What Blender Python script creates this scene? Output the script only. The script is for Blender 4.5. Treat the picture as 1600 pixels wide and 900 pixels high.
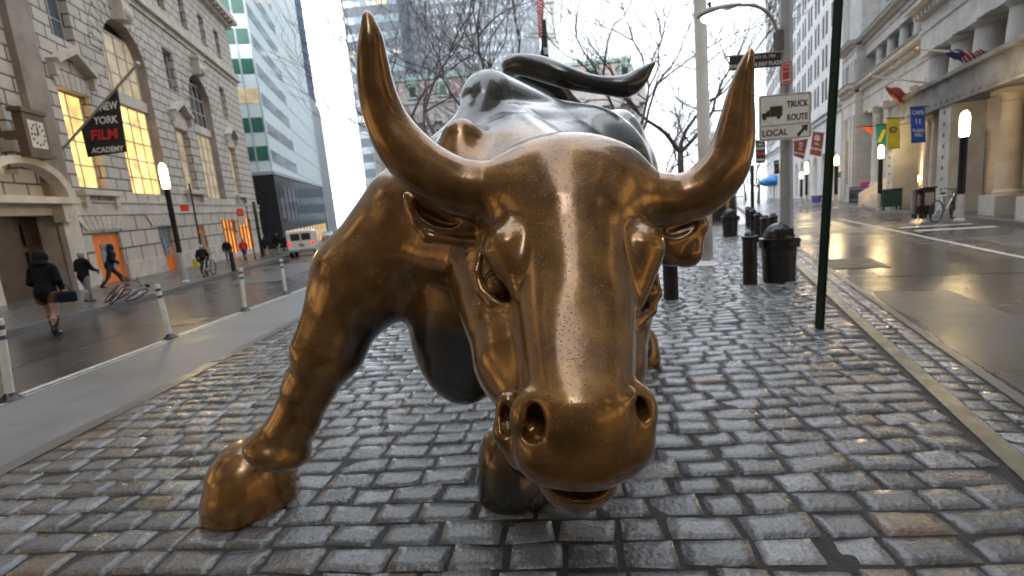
import bpy, bmesh, math, random
import numpy as np
from mathutils import Vector, Matrix
random.seed(7); rng = np.random.default_rng(7)
for o in list(bpy.data.objects): bpy.data.objects.remove(o)
S = bpy.context.scene; COL = S.collection
# ------------------------------------------------------------- camera
FPX = 740.0; TH = math.radians(8.95); RO = math.radians(5.3); CH = 1.6
F_ = np.array([0, math.cos(TH), -math.sin(TH)]); u0 = np.array([0, math.sin(TH), math.cos(TH)]); r0 = np.array([1.0, 0, 0])
R_ = math.cos(RO)*r0 - math.sin(RO)*u0; U_ = math.sin(RO)*r0 + math.cos(RO)*u0; C_ = np.array([0, 0, CH])
cd = bpy.data.cameras.new('camera'); cam = bpy.data.objects.new('camera', cd); COL.objects.link(cam)
cam.matrix_world = Matrix(((R_[0], U_[0], -F_[0], 0), (R_[1], U_[1], -F_[1], 0), (R_[2], U_[2], -F_[2], CH), (0, 0, 0, 1)))
cd.sensor_width = 36; cd.lens = FPX/1600*36; cd.clip_start = 0.05; cd.clip_end = 3000
cd.dof.use_dof = True; cd.dof.focus_distance = 1.75; cd.dof.aperture_fstop = 2.4
S.camera = cam
# ------------------------------------------------------------- sky, sun, exposure
wd = bpy.data.worlds.new('World'); S.world = wd; wd.use_nodes = True
nt = wd.node_tree; nt.nodes.clear()
sk = nt.nodes.new('ShaderNodeTexSky'); sk.sky_type = 'NISHITA'; sk.sun_disc = False
SUN_EL, SUN_AZ = 38.0, 200.0        # overcast: a broad soft sun high behind the camera
sk.sun_elevation = math.radians(SUN_EL); sk.sun_rotation = math.radians(SUN_AZ)
sk.air_density = 1.0; sk.dust_density = 4.0; sk.ozone_density = 1.0
hs = nt.nodes.new('ShaderNodeHueSaturation'); hs.inputs['Saturation'].default_value = 0.16
bg = nt.nodes.new('ShaderNodeBackground'); bg.inputs['Strength'].default_value = 0.14
wo = nt.nodes.new('ShaderNodeOutputWorld')
# thick overcast: the clear-sky gradient is flattened towards one white cloud layer
tc = nt.nodes.new('ShaderNodeTexCoord'); sx_ = nt.nodes.new('ShaderNodeSeparateXYZ'); mx = nt.nodes.new('ShaderNodeMath'); mx.operation = 'MAXIMUM'; mx.inputs[1].default_value = 0.10
cx_ = nt.nodes.new('ShaderNodeCombineXYZ')
nt.links.new(tc.outputs['Generated'], sx_.inputs[0]); nt.links.new(sx_.outputs[0], cx_.inputs[0]); nt.links.new(sx_.outputs[1], cx_.inputs[1]); nt.links.new(sx_.outputs[2], mx.inputs[0]); nt.links.new(mx.outputs[0], cx_.inputs[2]); nt.links.new(cx_.outputs[0], sk.inputs['Vector'])
mxc = nt.nodes.new('ShaderNodeMix'); mxc.data_type = 'RGBA'; mxc.inputs[0].default_value = 0.72; mxc.inputs[7].default_value = (6.4, 6.85, 7.5, 1)
nt.links.new(sk.outputs[0], hs.inputs['Color']); nt.links.new(hs.outputs[0], mxc.inputs[6]); nt.links.new(mxc.outputs[2], bg.inputs[0]); nt.links.new(bg.outputs[0], wo.inputs[0])
sl = bpy.data.lights.new('sun', 'SUN'); so = bpy.data.objects.new('sun', sl); COL.objects.link(so)
sl.energy = 0.5; sl.angle = math.radians(40); sl.color = (1, 0.985, 0.96)
az = math.radians(SUN_AZ); el = math.radians(SUN_EL)
sd = Vector((math.sin(az)*math.cos(el), math.cos(az)*math.cos(el), math.sin(el)))
so.rotation_euler = sd.to_track_quat('Z', 'Y').to_euler()
S.view_settings.view_transform = 'Standard'; S.view_settings.look = 'None'
S.view_settings.exposure = 1.52; S.view_settings.gamma = 1.0; S.view_settings.use_curve_mapping = False
S.render.engine = 'CYCLES'
try:
    S.cycles.max_bounces = 6; S.cycles.glossy_bounces = 4; S.cycles.transmission_bounces = 4; S.cycles.sample_clamp_indirect = 4
except Exception: pass

# ------------------------------------------------------------- measuring helpers (photo ray -> world point)
def ray(px, py): return F_ + R_*(px-800)/FPX - U_*(py-450)/FPX
def P(px, py, z): return C_ + z*ray(px, py)
def G(px, py, z=0.0):
    v = ray(px, py); return C_ + v*((z-CH)/v[2])
# ------------------------------------------------------------- object helpers
def tag(o, label=None, cat=None, group=None, kind=None):
    if label: o['label'] = label
    if cat: o['category'] = cat
    if group: o['group'] = group
    if kind: o['kind'] = kind
    return o
def empty(name, loc, rz=0, label=None, cat=None, group=None):
    o = bpy.data.objects.new(name, None); COL.objects.link(o); o.location = loc; o.rotation_euler = (0, 0, rz)
    o.empty_display_size = 0.1
    return tag(o, label, cat, group)
def link_mesh(name, me, mat=None, parent=None, smooth=False):
    o = bpy.data.objects.new(name, me); COL.objects.link(o)
    if mat is not None:
        for m_ in (mat if isinstance(mat, (list, tuple)) else [mat]): me.materials.append(m_)
    if smooth: me.polygons.foreach_set('use_smooth', [True]*len(me.polygons))
    if parent is not None: o.parent = parent
    return o
class MB:
    """collects shapes; build() links them as one mesh object"""
    def __init__(s): s.v = []; s.f = []; s.m = []; s.mi = 0; s.T = None
    def add(s, vs, fs):
        b = len(s.v)
        if s.T is not None: vs = [tuple(s.T @ Vector(v)) for v in vs]
        s.v += [tuple(v) for v in vs]; s.f += [tuple(i+b for i in f) for f in fs]; s.m += [s.mi]*len(fs)
        return s
    def box(s, x0, x1, y0, y1, z0, z1):
        if x0 > x1: x0, x1 = x1, x0
        if y0 > y1: y0, y1 = y1, y0
        if z0 > z1: z0, z1 = z1, z0
        vs = [(x, y, z) for z in (z0, z1) for y in (y0, y1) for x in (x0, x1)]
        return s.add(vs, [(0, 2, 3, 1), (4, 5, 7, 6), (0, 1, 5, 4), (2, 6, 7, 3), (0, 4, 6, 2), (1, 3, 7, 5)])
    def tube(s, pts, rs, n=12, cap=True, ell=1.0):
        pts = [Vector(p) for p in pts]; 
        rs = [float(q) for q in rs] if hasattr(rs, '__len__') else [rs]*len(pts)
        vs = []; fs = []; prev = None
        for i, p in enumerate(pts):
            t = (pts[min(i+1, len(pts)-1)]-pts[max(i-1, 0)]).normalized()
            if prev is None:
                a = Vector((0, 0, 1)) if abs(t.z) < 0.9 else Vector((1, 0, 0))
                u = t.cross(a).normalized()
            else:
                u = (prev - t*prev.dot(t)).normalized()
            w = t.cross(u); prev = u
            for k in range(n):
                an = 2*math.pi*k/n
                vs.append(p + rs[i]*(math.cos(an)*u + ell*math.sin(an)*w))
        for i in range(len(pts)-1):
            for k in range(n):
                a = i*n+k; b = i*n+(k+1) % n
                fs.append((a, b, b+n, a+n))
        if cap:
            fs.append(tuple(range(n-1, -1, -1))); fs.append(tuple((len(pts)-1)*n+k for k in range(n)))
        return s.add(vs, fs)
    def lathe(s, prof, n=20, c=(0, 0, 0), cap=True, sx=1, sy=1):
        vs = []; fs = []
        for r, z in prof:
            for k in range(n):
                an = 2*math.pi*k/n; vs.append((c[0]+r*sx*math.cos(an), c[1]+r*sy*math.sin(an), c[2]+z))
        for i in range(len(prof)-1):
            for k in range(n):
                a = i*n+k; b = i*n+(k+1) % n; fs.append((a, b, b+n, a+n))
        if cap: fs.append(tuple(range(n-1, -1, -1))); fs.append(tuple((len(prof)-1)*n+k for k in range(n)))
        return s.add(vs, fs)
    def prism(s, poly, fn, h0, h1):
        """poly of (a,b); fn(a,b,h)->xyz"""
        n = len(poly); vs = [fn(a, b, h0) for a, b in poly]+[fn(a, b, h1) for a, b in poly]
        fs = [tuple(range(n-1, -1, -1)), tuple(range(n, 2*n))]+[(i, (i+1) % n, (i+1) % n+n, i+n) for i in range(n)]
        return s.add(vs, fs)
    def quad(s, a, b, c, d): return s.add([a, b, c, d], [(0, 1, 2, 3)])
    def ball(s, c, rx, ry=None, rz=None, n=14, m=9):
        ry = ry or rx; rz = rz or rx
        pr = [(math.sin(math.pi*i/m), -math.cos(math.pi*i/m)) for i in range(1, m)]
        vs = [(c[0], c[1], c[2]-rz)]
        for r, z in pr:
            for k in range(n):
                an = 2*math.pi*k/n; vs.append((c[0]+rx*r*math.cos(an), c[1]+ry*r*math.sin(an), c[2]+rz*z))
        vs.append((c[0], c[1], c[2]+rz)); L = len(vs)-1; fs = []
        for k in range(n): fs.append((0, 1+(k+1) % n, 1+k))
        for i in range(m-2):
            for k in range(n):
                a = 1+i*n+k; b = 1+i*n+(k+1) % n; fs.append((a, b, b+n, a+n))
        for k in range(n): fs.append((L, 1+(m-2)*n+k, 1+(m-2)*n+(k+1) % n))
        return s.add(vs, fs)
    def build(s, name, mat, parent=None, smooth=False, bevel=0, auto=None):
        me = bpy.data.meshes.new(name); me.from_pydata(s.v, [], s.f)
        bm = bmesh.new(); bm.from_mesh(me)
        bmesh.ops.recalc_face_normals(bm, faces=bm.faces); bm.to_mesh(me); bm.free()
        o = link_mesh(name, me, mat, parent, smooth)
        if s.mi or any(s.m): me.polygons.foreach_set('material_index', s.m)
        if auto is not None:
            me.polygons.foreach_set('use_smooth', [True]*len(me.polygons))
            ed = []
            bm = bmesh.new(); bm.from_mesh(me)
            for e in bm.edges:
                if len(e.link_faces) == 2 and e.calc_face_angle(0) > math.radians(auto): e.smooth = False
            bm.to_mesh(me); bm.free()
        if bevel:
            b = o.modifiers.new('bevel', 'BEVEL'); b.width = bevel; b.segments = 2; b.limit_method = 'ANGLE'
        return o
def copy_tree(o, parent=None):
    c = o.copy(); COL.objects.link(c)
    if parent is not None: c.parent = parent
    for ch in list(o.children): copy_tree(ch, c)
    return c
# ------------------------------------------------------------- material helpers
MATS = {}
class NB:
    def __init__(s, name):
        s.m = bpy.data.materials.new(name); s.m.use_nodes = True; s.nt = s.m.node_tree
        s.b = s.nt.nodes['Principled BSDF']; s.out = s.nt.nodes['Material Output']
    def n(s, t, **kw):
        nd = s.nt.nodes.new(t)
        for k, v in kw.items():
            if k in nd.inputs: nd.inputs[k].default_value = v
            else: setattr(nd, k, v)
        return nd
    def l(s, a, b): s.nt.links.new(a, b)
    def coord(s, kind='Object', scale=(1, 1, 1)):
        t = s.n('ShaderNodeTexCoord'); mp = s.n('ShaderNodeMapping'); mp.inputs['Scale'].default_value = scale
        s.l(t.outputs[kind], mp.inputs[0]); return mp.outputs[0]
    def noise(s, vec, scale, detail=4, rough=0.55):
        nd = s.n('ShaderNodeTexNoise'); nd.inputs['Scale'].default_value = scale; nd.inputs['Detail'].default_value = detail
        nd.inputs['Roughness'].default_value = rough; s.l(vec, nd.inputs['Vector']); return nd.outputs['Fac']
    def ramp(s, fac, stops, interp='LINEAR'):
        r = s.n('ShaderNodeValToRGB'); e = r.color_ramp.elements; r.color_ramp.interpolation = interp
        while len(e) < len(stops): e.new(0.5)
        for i, (p, c) in enumerate(stops):
            e[i].position = p; e[i].color = (*c, 1) if hasattr(c, '__len__') else (c, c, c, 1)
        s.l(fac, r.inputs[0]); return r.outputs[0]
    def mix(s, f, a, b, bt='MIX'):
        m = s.n('ShaderNodeMix', data_type='RGBA', blend_type=bt)
        for sk_, v in ((m.inputs[0], f), (m.inputs[6], a), (m.inputs[7], b)):
            if hasattr(v, 'is_linked'): s.l(v, sk_)
            elif hasattr(v, '__len__'): sk_.default_value = (*v[:3], 1)
            else: sk_.default_value = v
        return m.outputs[2]
    def math(s, op, a, b=None, clamp=False):
        m = s.n('ShaderNodeMath', operation=op); m.use_clamp = clamp
        for i, v in enumerate((a, b)):
            if v is None: continue
            if hasattr(v, 'is_linked'): s.l(v, m.inputs[i])
            else: m.inputs[i].default_value = v
        return m.outputs[0]
    def bump(s, h, strength=0.3, dist=0.02, normal=None):
        b = s.n('ShaderNodeBump'); b.inputs['Strength'].default_value = strength; b.inputs['Distance'].default_value = dist
        s.l(h, b.inputs['Height'])
        if normal is not None: s.l(normal, b.inputs['Normal'])
        return b.outputs[0]
    def set(s, **kw):
        for k, v in kw.items():
            k = k.replace('_', ' ')
            if hasattr(v, 'is_linked'): s.l(v, s.b.inputs[k])
            elif hasattr(v, '__len__') and len(v) == 3: s.b.inputs[k].default_value = (*v, 1)
            else: s.b.inputs[k].default_value = v
        return s.m
def mat(name, col, rough=0.6, metal=0.0, var=0.12, scale=3.0, bump=0.0, bscale=30, bd=0.01, spec=0.5):
    """plain surface with a little procedural mottling"""
    if name in MATS: return MATS[name]
    b = NB(name); v = b.coord()
    nz = b.noise(v, scale, 5)
    c0 = tuple(max(0, c*(1-var*1.4)) for c in col); c1 = tuple(min(1, c*(1+var)) for c in col)
    b.set(Base_Color=b.ramp(nz, [(0.3, c0), (0.7, c1)]), Metallic=metal,
          Roughness=b.ramp(nz, [(0.3, min(1, rough*1.15)), (0.7, rough*0.85)]))
    b.b.inputs['Specular IOR Level'].default_value = spec
    if bump: b.set(Normal=b.bump(b.noise(v, bscale, 5), bump, bd))
    MATS[name] = b.m; return b.m
def glow(name, col, strength):
    if name in MATS: return MATS[name]
    b = NB(name); b.set(Base_Color=col, Emission_Color=col, Emission_Strength=strength); MATS[name] = b.m; return b.m
# ============================================================= GROUND
tR = np.array([0.41, 0.912]); nR = np.array([0.912, -0.41]); R0 = np.array([2.55, 2.23])
def RF(t, n): p = R0+tR*t+nR*n; return (float(p[0]), float(p[1]))
tL = np.array([-0.22, 0.9755])
def wet_asphalt(name, c0, c1, r0, r1, patch=0.5):
    b = NB(name); v = b.coord('Object'); big = b.noise(v, 0.35, 4, 0.5); mid = b.noise(v, 1.6, 5, 0.6); gr = b.noise(v, 60, 4, 0.7)
    vo = b.n('ShaderNodeTexVoronoi', feature='F1'); vo.inputs['Scale'].default_value = 55; b.l(v, vo.inputs['Vector'])
    w = b.math('ADD', b.math('MULTIPLY', big, 0.6), b.math('MULTIPLY', mid, 0.4))
    col = b.mix(b.ramp(w, [(0.35, 0.0), (0.65, 1.0)]), c0, c1)
    col = b.mix(b.ramp(gr, [(0.3, 0.0), (0.8, 0.35)]), col, (0.16, 0.15, 0.15))
    b.set(Base_Color=col, Roughness=b.ramp(w, [(0.38, r0), (0.62, r1)]))
    n1 = b.bump(mid, 0.08, 0.05)
    b.set(Normal=b.bump(b.math('ADD', vo.outputs['Distance'], gr), 0.16, 0.006, n1)); return b.m
ASPH = wet_asphalt('wet_asphalt', (0.035, 0.035, 0.037), (0.06, 0.059, 0.058), 0.12, 0.34)
WALK = wet_asphalt('wet_sidewalk', (0.055, 0.052, 0.05), (0.10, 0.095, 0.09), 0.2, 0.42)
STRIPM = wet_asphalt('painted_strip', (0.13, 0.128, 0.127), (0.235, 0.232, 0.23), 0.4, 0.65)
KERBM = mat('kerb_granite', (0.13, 0.125, 0.12), 0.35, scale=4, bump=0.2, bscale=40, bd=0.01)
PAINT = mat('worn_white_paint', (0.50, 0.49, 0.46), 0.4, var=0.35, scale=9)
PAINTY = mat('worn_cream_kerb', (0.21, 0.185, 0.135), 0.3, var=0.35, scale=5, bump=0.2, bscale=40)
def sheet(name, poly, z, m, kind='structure'):
    me = bpy.data.meshes.new(name); me.from_pydata([(x, y, z) for x, y in poly], [], [tuple(range(len(poly)))])
    bm = bmesh.new(); bm.from_mesh(me)
    for f in bm.faces:
        f.normal_update()
        if f.normal.z < 0: f.normal_flip()
    bm.to_mesh(me); bm.free(); o = link_mesh(name, me, m); return tag(o, kind=kind)
sheet('road', [(-900, -300), (900, -300), (900, 1500), (-900, 1500)], 0.0, ASPH)
def slab(name, poly, z0, z1, m):
    mb = MB(); mb.prism(poly, lambda a, b, h: (a, b, h), z0, z1); o = mb.build(name, m, bevel=0.0); return tag(o, kind='structure')
# left sidewalk with its kerb
KL = [(-9.6, -60), (-9.6, -4), (-10.3, 6), (-10.75, 10.5), (-11.55, 16.4), (-13.9, 27.0), (-16.5, 38.3), (-21.2, 59), (-44, 160)]
KLi = [(x-0.18, y) for x, y in KL]
slab('left_kerb', KL+KLi[::-1], -0.05, 0.128, KERBM)
slab('left_sidewalk', KLi+[(-60, 160), (-60, -60)], -0.05, 0.124, WALK)
# right sidewalk
def RS(t, n): return RF(t, n)
KR = [RS(-40, 5.75), RS(2, 5.75), RS(26, 6.05), RS(75, 6.4)]
KRi = [RS(-40, 5.93), RS(2, 5.93), RS(26, 6.23), RS(75, 6.6)]
slab('right_kerb', KR+KRi[::-1], -0.05, 0.128, KERBM)
slab('right_sidewalk', KRi+[RS(75, 60), RS(-40, 60)], -0.05, 0.124, WALK)
# painted strip and its edge line left of the cobbles
sheet('painted_strip', [(-5.80, -20), (-4.12, -20), (-4.12, 60), (-5.80, 60)], 0.004, STRIPM)
sheet('edge_line', [(-6.02, -20), (-5.90, -20), (-5.95, 60), (-6.07, 60)], 0.006, PAINT)
sheet('edge_line', [(-5.86, -20), (-5.80, -20), (-5.83, 60), (-5.89, 60)], 0.006, PAINT)
for i in range(26): slab('granite_edging', [(-4.12, -10+i*1.8), (-3.95, -10+i*1.8), (-3.95, -8.215+i*1.8), (-4.12, -8.215+i*1.8)], -0.05, 0.011+0.003*math.sin(i*2.1), KERBM)
# right edge: cream kerb strip, outer cobble band, granite edge
def band(name, n0, n1, z, m, t0=-30, t1=60): return sheet(name, [RF(t0, n0), RF(t0, n1), RF(t1, n1), RF(t1, n0)], z, m)
slab('cream_kerb', [RF(-30, -0.02), RF(-30, 0.10), RF(60, 0.10), RF(60, -0.02)], -0.05, 0.016, PAINTY)
slab('granite_edging', [RF(-30, 0.42), RF(-30, 0.5), RF(60, 0.5), RF(60, 0.42)], -0.05, 0.012, KERBM)
band('lane_line', 3.40, 3.52, 0.006, PAINT, 2, 22)
for t in (14.2, 15.6): band('stop_bar', 3.8, 5.6, 0.006, PAINT, t, t+0.45)
PATCH = wet_asphalt('asphalt_patch', (0.022, 0.022, 0.024), (0.045, 0.045, 0.046), 0.09, 0.25)
PATCH2 = wet_asphalt('old_asphalt', (0.055, 0.054, 0.053), (0.09, 0.088, 0.086), 0.25, 0.5)
for k, (t0_, t1_, n0_, n1_, m_) in enumerate(((-2, 5.2, 0.55, 1.5, PATCH2), (6.5, 13.5, 1.0, 2.9, PATCH), (1.5, 4.6, 2.3, 3.2, PATCH), (15, 24, 0.9, 3.0, PATCH2), (5, 12, 4.0, 5.4, PATCH2))):
    pl = []
    for a_, b_, c_, d_ in ((t0_, n0_, t1_, n0_), (t1_, n0_, t1_, n1_), (t1_, n1_, t0_, n1_), (t0_, n1_, t0_, n0_)):
        for q_ in range(8): f_ = q_/8; pl.append(RF(a_+(c_-a_)*f_+random.uniform(-.05, .05), b_+(d_-b_)*f_+random.uniform(-.05, .05)))
    sheet('road_patch', pl, 0.003+0.0004*k, m_)
for k, pl in enumerate(([(-9.2, 5.5), (-7.4, 5.2), (-7.6, 9.8), (-9.6, 10.1)], [(-10.4, 17), (-8.2, 16.6), (-9.0, 25), (-11.8, 25.6)])): sheet('road_patch', pl, 0.003, PATCH2 if k else PATCH)
# manhole / utility covers
CAST = mat('cast_iron', (0.06, 0.06, 0.06), 0.35, 0.6, bump=0.4, bscale=60)
mb = MB(); mb.lathe([(0.36, 0.0), (0.36, 0.008), (0.33, 0.010), (0.0, 0.010)], 28, tuple(G(296, 503)), cap=False)
tag(mb.build('manhole_cover', CAST), 'round iron manhole cover in the left road by the white posts', 'manhole cover')
c = G(1322, 412); mb = MB(); a = math.atan2(tR[1], tR[0]); mb.T = Matrix.Translation(Vector(c.tolist())) @ Matrix.Rotation(a, 4, 'Z')
mb.box(-0.7, 0.7, -0.55, 0.55, 0.001, 0.010)
for i in range(8): mb.box(-0.62+i*0.165, -0.54+i*0.165, -0.48, 0.48, 0.010, 0.014)
tag(mb.build('utility_cover', CAST), 'square iron utility cover in the wet road beside the plaza kerb', 'utility cover')

# ---- cobbles: every stone is real geometry near the camera
def cobble_mat(name, far=False):
    b = NB(name); v = b.coord('Object'); n1 = b.noise(v, 14, 6, 0.65); n2 = b.noise(v, 70, 4, 0.7); n3 = b.noise(v, 1.3, 3)
    if far:
        vec = b.coord('Object'); rot = vec.node; rot.inputs['Rotation'].default_value = (0, 0, math.radians(6))
        br = b.n('ShaderNodeTexBrick'); b.l(vec, br.inputs['Vector'])
        for k, q in dict(Scale=1.0).items(): br.inputs[k].default_value = q
        br.inputs['Brick Width'].default_value = 0.32; br.inputs['Row Height'].default_value = 0.165; br.inputs['Mortar Size'].default_value = 0.014
        br.inputs['Mortar Smooth'].default_value = 0.4; br.inputs['Bias'].default_value = 0.0
        br.inputs['Color1'].default_value = (0.10, 0.105, 0.11, 1); br.inputs['Color2'].default_value = (0.22, 0.22, 0.225, 1); br.inputs['Mortar'].default_value = (0.03, 0.028, 0.025, 1)
        col = br.outputs['Color']; hgt = b.math('SUBTRACT', 1.0, br.outputs['Fac'])
    else:
        at = b.n('ShaderNodeAttribute', attribute_name='tone'); col = at.outputs['Color']; hgt = None
    col = b.mix(b.ramp(n1, [(0.30, 0.55), (0.55, 0.0)]), col, (0.05, 0.052, 0.055))
    col = b.mix(b.ramp(n1, [(0.60, 0.0), (0.85, 0.35)]), col, (0.34, 0.34, 0.35))
    rg = b.math('ADD', b.ramp(n1, [(0.3, 0.16), (0.7, 0.42)]), b.math('MULTIPLY', n3, 0.08))
    vc = b.n('ShaderNodeTexVoronoi', feature='F1'); vc.inputs['Scale'].default_value = 38; b.l(v, vc.inputs['Vector'])
    h = b.math('ADD', b.math('MULTIPLY', n1, 1.0), b.math('ADD', b.math('MULTIPLY', n2, 0.5), b.math('MULTIPLY', vc.outputs['Distance'], 0.45)))
    col = b.mix(b.ramp(n2, [(0.50, 0.0), (0.62, 0.6)]), col, (0.035, 0.036, 0.038))
    nn = b.bump(h, 0.9, 0.018)
    if far: nn = b.bump(hgt, 0.8, 0.015, nn)
    b.set(Base_Color=col, Roughness=rg, Normal=nn); cn = b.bump(h, 0.40, 0.010); cn = b.bump(hgt, 0.8, 0.015, cn) if far else cn; b.l(cn, b.b.inputs['Coat Normal']); b.b.inputs['Coat Weight'].default_value = 1.0; b.b.inputs['Coat Roughness'].default_value = 0.12; b.b.inputs['Coat IOR'].default_value = 1.6; return b.m
GROUT = mat('wet_grout', (0.014, 0.012, 0.010), 0.5, var=0.4, scale=8, bump=0.8, bscale=90, bd=0.012)
COB = cobble_mat('wet_cobble'); COBF = cobble_mat('wet_cobble_far', True)
YF = 24.0
def xR(y, n=-0.02): p = R0+nR*n; return p[0]+(y-p[1])*tR[0]/tR[1]
sheet('cobble_bed', [(-3.95, -20), (xR(-6), -6), (xR(YF), YF), (-3.95, YF)], 0.002, GROUT)
sheet('cobble_bed', [RF(-30, 0.10), RF(-30, 0.42), RF(60, 0.42), RF(60, 0.10)], 0.003, GROUT)
sheet('far_cobbles', [(-3.95, YF), (xR(YF), YF), (xR(62), 62), (-3.95, 60)], 0.006, COBF)
def cobbles():
    V = []; Fc = []; Cc = []; A = math.radians(-6); ca, sa = math.cos(A), math.sin(A)
    nu, nv = 8, 6; gu = np.array([0, .045, .2, .4, .6, .8, .955, 1])-0.5; gv = np.array([0, .085, .35, .65, .915, 1])-0.5
    def stone(cx, cy, L, Wd, ang, zt):
        tone = rng.choice([0, 1, 2, 3], p=[0.60, 0.22, 0.13, 0.05]); q = rng.uniform(0.55, 1.35)
        colr = [(0.112, 0.117, 0.124), (0.215, 0.222, 0.232), (0.125, 0.118, 0.104), (0.16, 0.112, 0.07)][tone]
        j = rng.normal(0, 0.0065, (4, 2)); b0 = len(V); tilt = rng.normal(0, 0.020, 2); dome = rng.uniform(0.0, 0.005)
        for jv in range(nv):
            for iu in range(nu):
                u, w = gu[iu], gv[jv]; x = u*L; y = w*Wd
                cu, cw = u+.5, w+.5
                x += (j[0, 0]*(1-cu)*(1-cw)+j[1, 0]*cu*(1-cw)+j[2, 0]*cu*cw+j[3, 0]*(1-cu)*cw); y += (j[0, 1]*(1-cu)*(1-cw)+j[1, 1]*cu*(1-cw)+j[2, 1]*cu*cw+j[3, 1]*(1-cu)*cw)
                edge = iu in (0, nu-1) or jv in (0, nv-1); z = zt+dome*(1-4*u*u)*(1-4*w*w)+tilt[0]*u*0.5+tilt[1]*w*0.3+rng.normal(0, 0.0018)
                if edge: z = -0.02; x += rng.normal(0, 0.003); y += rng.normal(0, 0.003)
                ce, se = math.cos(ang), math.sin(ang); V.append((cx+x*ce-y*se, cy+x*se+y*ce, z))
        for jv in range(nv-1):
            for iu in range(nu-1):
                a = b0+jv*nu+iu; Fc.append((a, a+1, a+1+nu, a+nu))
        Cc.extend([tuple(c*q for c in colr)+(1,)]*(nu*nv))
    RP = 0.176; v0 = -30
    for r in range(0, 400):
        w = -4.0+r*RP; u = (-3.945+w*sa)/ca; kx = tR[0]/tR[1]; q0 = xR(0)
        uE = (q0+kx*w*ca+w*sa)/(ca-kx*sa)-0.05        # where the row meets the cream kerb
        while u < min(uE-0.05, 22):
            L = rng.uniform(0.21, 0.36)
            if uE-u-L < 0.10: L = min(uE-u, 0.42)
            uc = u+L/2; x = uc*ca-w*sa; y = uc*sa+w*ca; u += L
            if y < 0.6 or y > YF: continue
            if abs(x)/max(y, .5) > 1.9 and y > 0: continue
            stone(x, y, L-0.011, RP-0.010+rng.normal(0, 0.003), A+rng.normal(0, 0.025), 0.014+rng.normal(0, 0.004))
    # filler stones along the cream kerb and the outer band (one row of bigger setts)
    t = -2.0; ang = math.atan2(tR[1], tR[0])
    while t < 26:
        L = rng.uniform(0.15, 0.19)
        for n_, w_ in ((0.18, 0.15), (0.34, 0.15)):
            p = R0+tR*(t+L/2)+nR*n_; stone(p[0], p[1], L-0.02, w_, ang+rng.normal(0, 0.03), 0.009)
        t += L
    me = bpy.data.meshes.new('cobblestones'); me.from_pydata(V, [], Fc)
    ca_ = me.color_attributes.new('tone', 'FLOAT_COLOR', 'POINT'); ca_.data.foreach_set('color', np.array(Cc, np.float32).ravel())
    o = link_mesh('cobblestones', me, COB, None, True); tag(o, kind='structure'); print('cobble faces', len(Fc))
cobbles()
# ============================================================= BUILDING HELPERS
class Facade:
    """local x = along the street, y = into the building, z = up; slope follows the level courses over the falling street"""
    def __init__(s, A0, t, slope, side):
        t = np.array(t)/np.hypot(*t); s.slope = slope; s.side = side
        n = np.array([-t[1], t[0]])*side        # into the building
        s.M = Matrix(((t[0], n[0], 0, A0[0]), (t[1], n[1], 0, A0[1]), (0, 0, 1, 0), (0, 0, 0, 1)))
        s.sh = Matrix(((1, 0, 0, 0), (0, 1, 0, 0), (slope, 0, 1, 0), (0, 0, 0, 1)))
    def root(s, name, label, cat, group=None):
        o = empty(name, (0, 0, 0), 0, label, cat, group)
        o.matrix_world = s.M if s.side > 0 else s.M; return o
    def mb(s):
        m = MB(); m.T = s.sh; return m
def stone_mat(name, c1, c2, mortar, bw=1.25, rh=0.56, ms=0.022, slope=0.0, rough=0.7, bump=0.6, tint=(1, 1, 1)):
    b = NB(name); t = b.n('ShaderNodeTexCoord'); sp = b.n('ShaderNodeSeparateXYZ'); b.l(t.outputs['Object'], sp.inputs[0])
    cm = b.n('ShaderNodeCombineXYZ')
    b.l(b.math('ADD', sp.outputs[0], sp.outputs[1]), cm.inputs[0]); b.l(b.math('SUBTRACT', sp.outputs[2], b.math('MULTIPLY', sp.outputs[0], slope)), cm.inputs[1])
    br = b.n('ShaderNodeTexBrick'); b.l(cm.outputs[0], br.inputs['Vector']); br.inputs['Scale'].default_value = 1
    br.inputs['Brick Width'].default_value = bw; br.inputs['Row Height'].default_value = rh; br.inputs['Mortar Size'].default_value = ms
    br.inputs['Mortar Smooth'].default_value = 0.3
    br.inputs['Color1'].default_value = (*c1, 1); br.inputs['Color2'].default_value = (*c2, 1); br.inputs['Mortar'].default_value = (*mortar, 1)
    v = t.outputs['Object']; n1 = b.noise(v, 0.7, 5, 0.6); n2 = b.noise(v, 9, 5, 0.6)
    col = b.mix(b.ramp(n1, [(0.35, 0.28), (0.65, 0.0)]), br.outputs['Color'], tuple(c*0.55 for c in c1))
    col = b.mix(b.ramp(n2, [(0.4, 0.12), (0.6, 0.0)]), col, tuple(c*0.5 for c in c1))
    n = b.bump(b.math('SUBTRACT', 1.0, br.outputs['Fac']), bump, 0.04); n = b.bump(n2, 0.15, 0.01, n)
    b.set(Base_Color=col, Roughness=rough, Normal=n); return b.m
def wall_cells(mb, s0, s1, h0, h1, y0, y1, holes):
    """wall slab with rectangular holes (a,b,c,d)"""
    S_ = sorted({s0, s1, *[v for q in holes for v in q[:2] if s0 < v < s1]}); H_ = sorted({h0, h1, *[v for q in holes for v in q[2:] if h0 < v < h1]})
    for i in range(len(S_)-1):
        run = None
        for j in range(len(H_)-1):
            cs, ch = (S_[i]+S_[i+1])/2, (H_[j]+H_[j+1])/2
            inside = any(a < cs < b_ and c < ch < d for a, b_, c, d in holes)
            if not inside: run = [H_[j], H_[j+1]] if run is None else [run[0], H_[j+1]]
            if (inside or j == len(H_)-2) and run is not None: mb.box(S_[i], S_[i+1], y0, y1, run[0], run[1]); run = None
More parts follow.
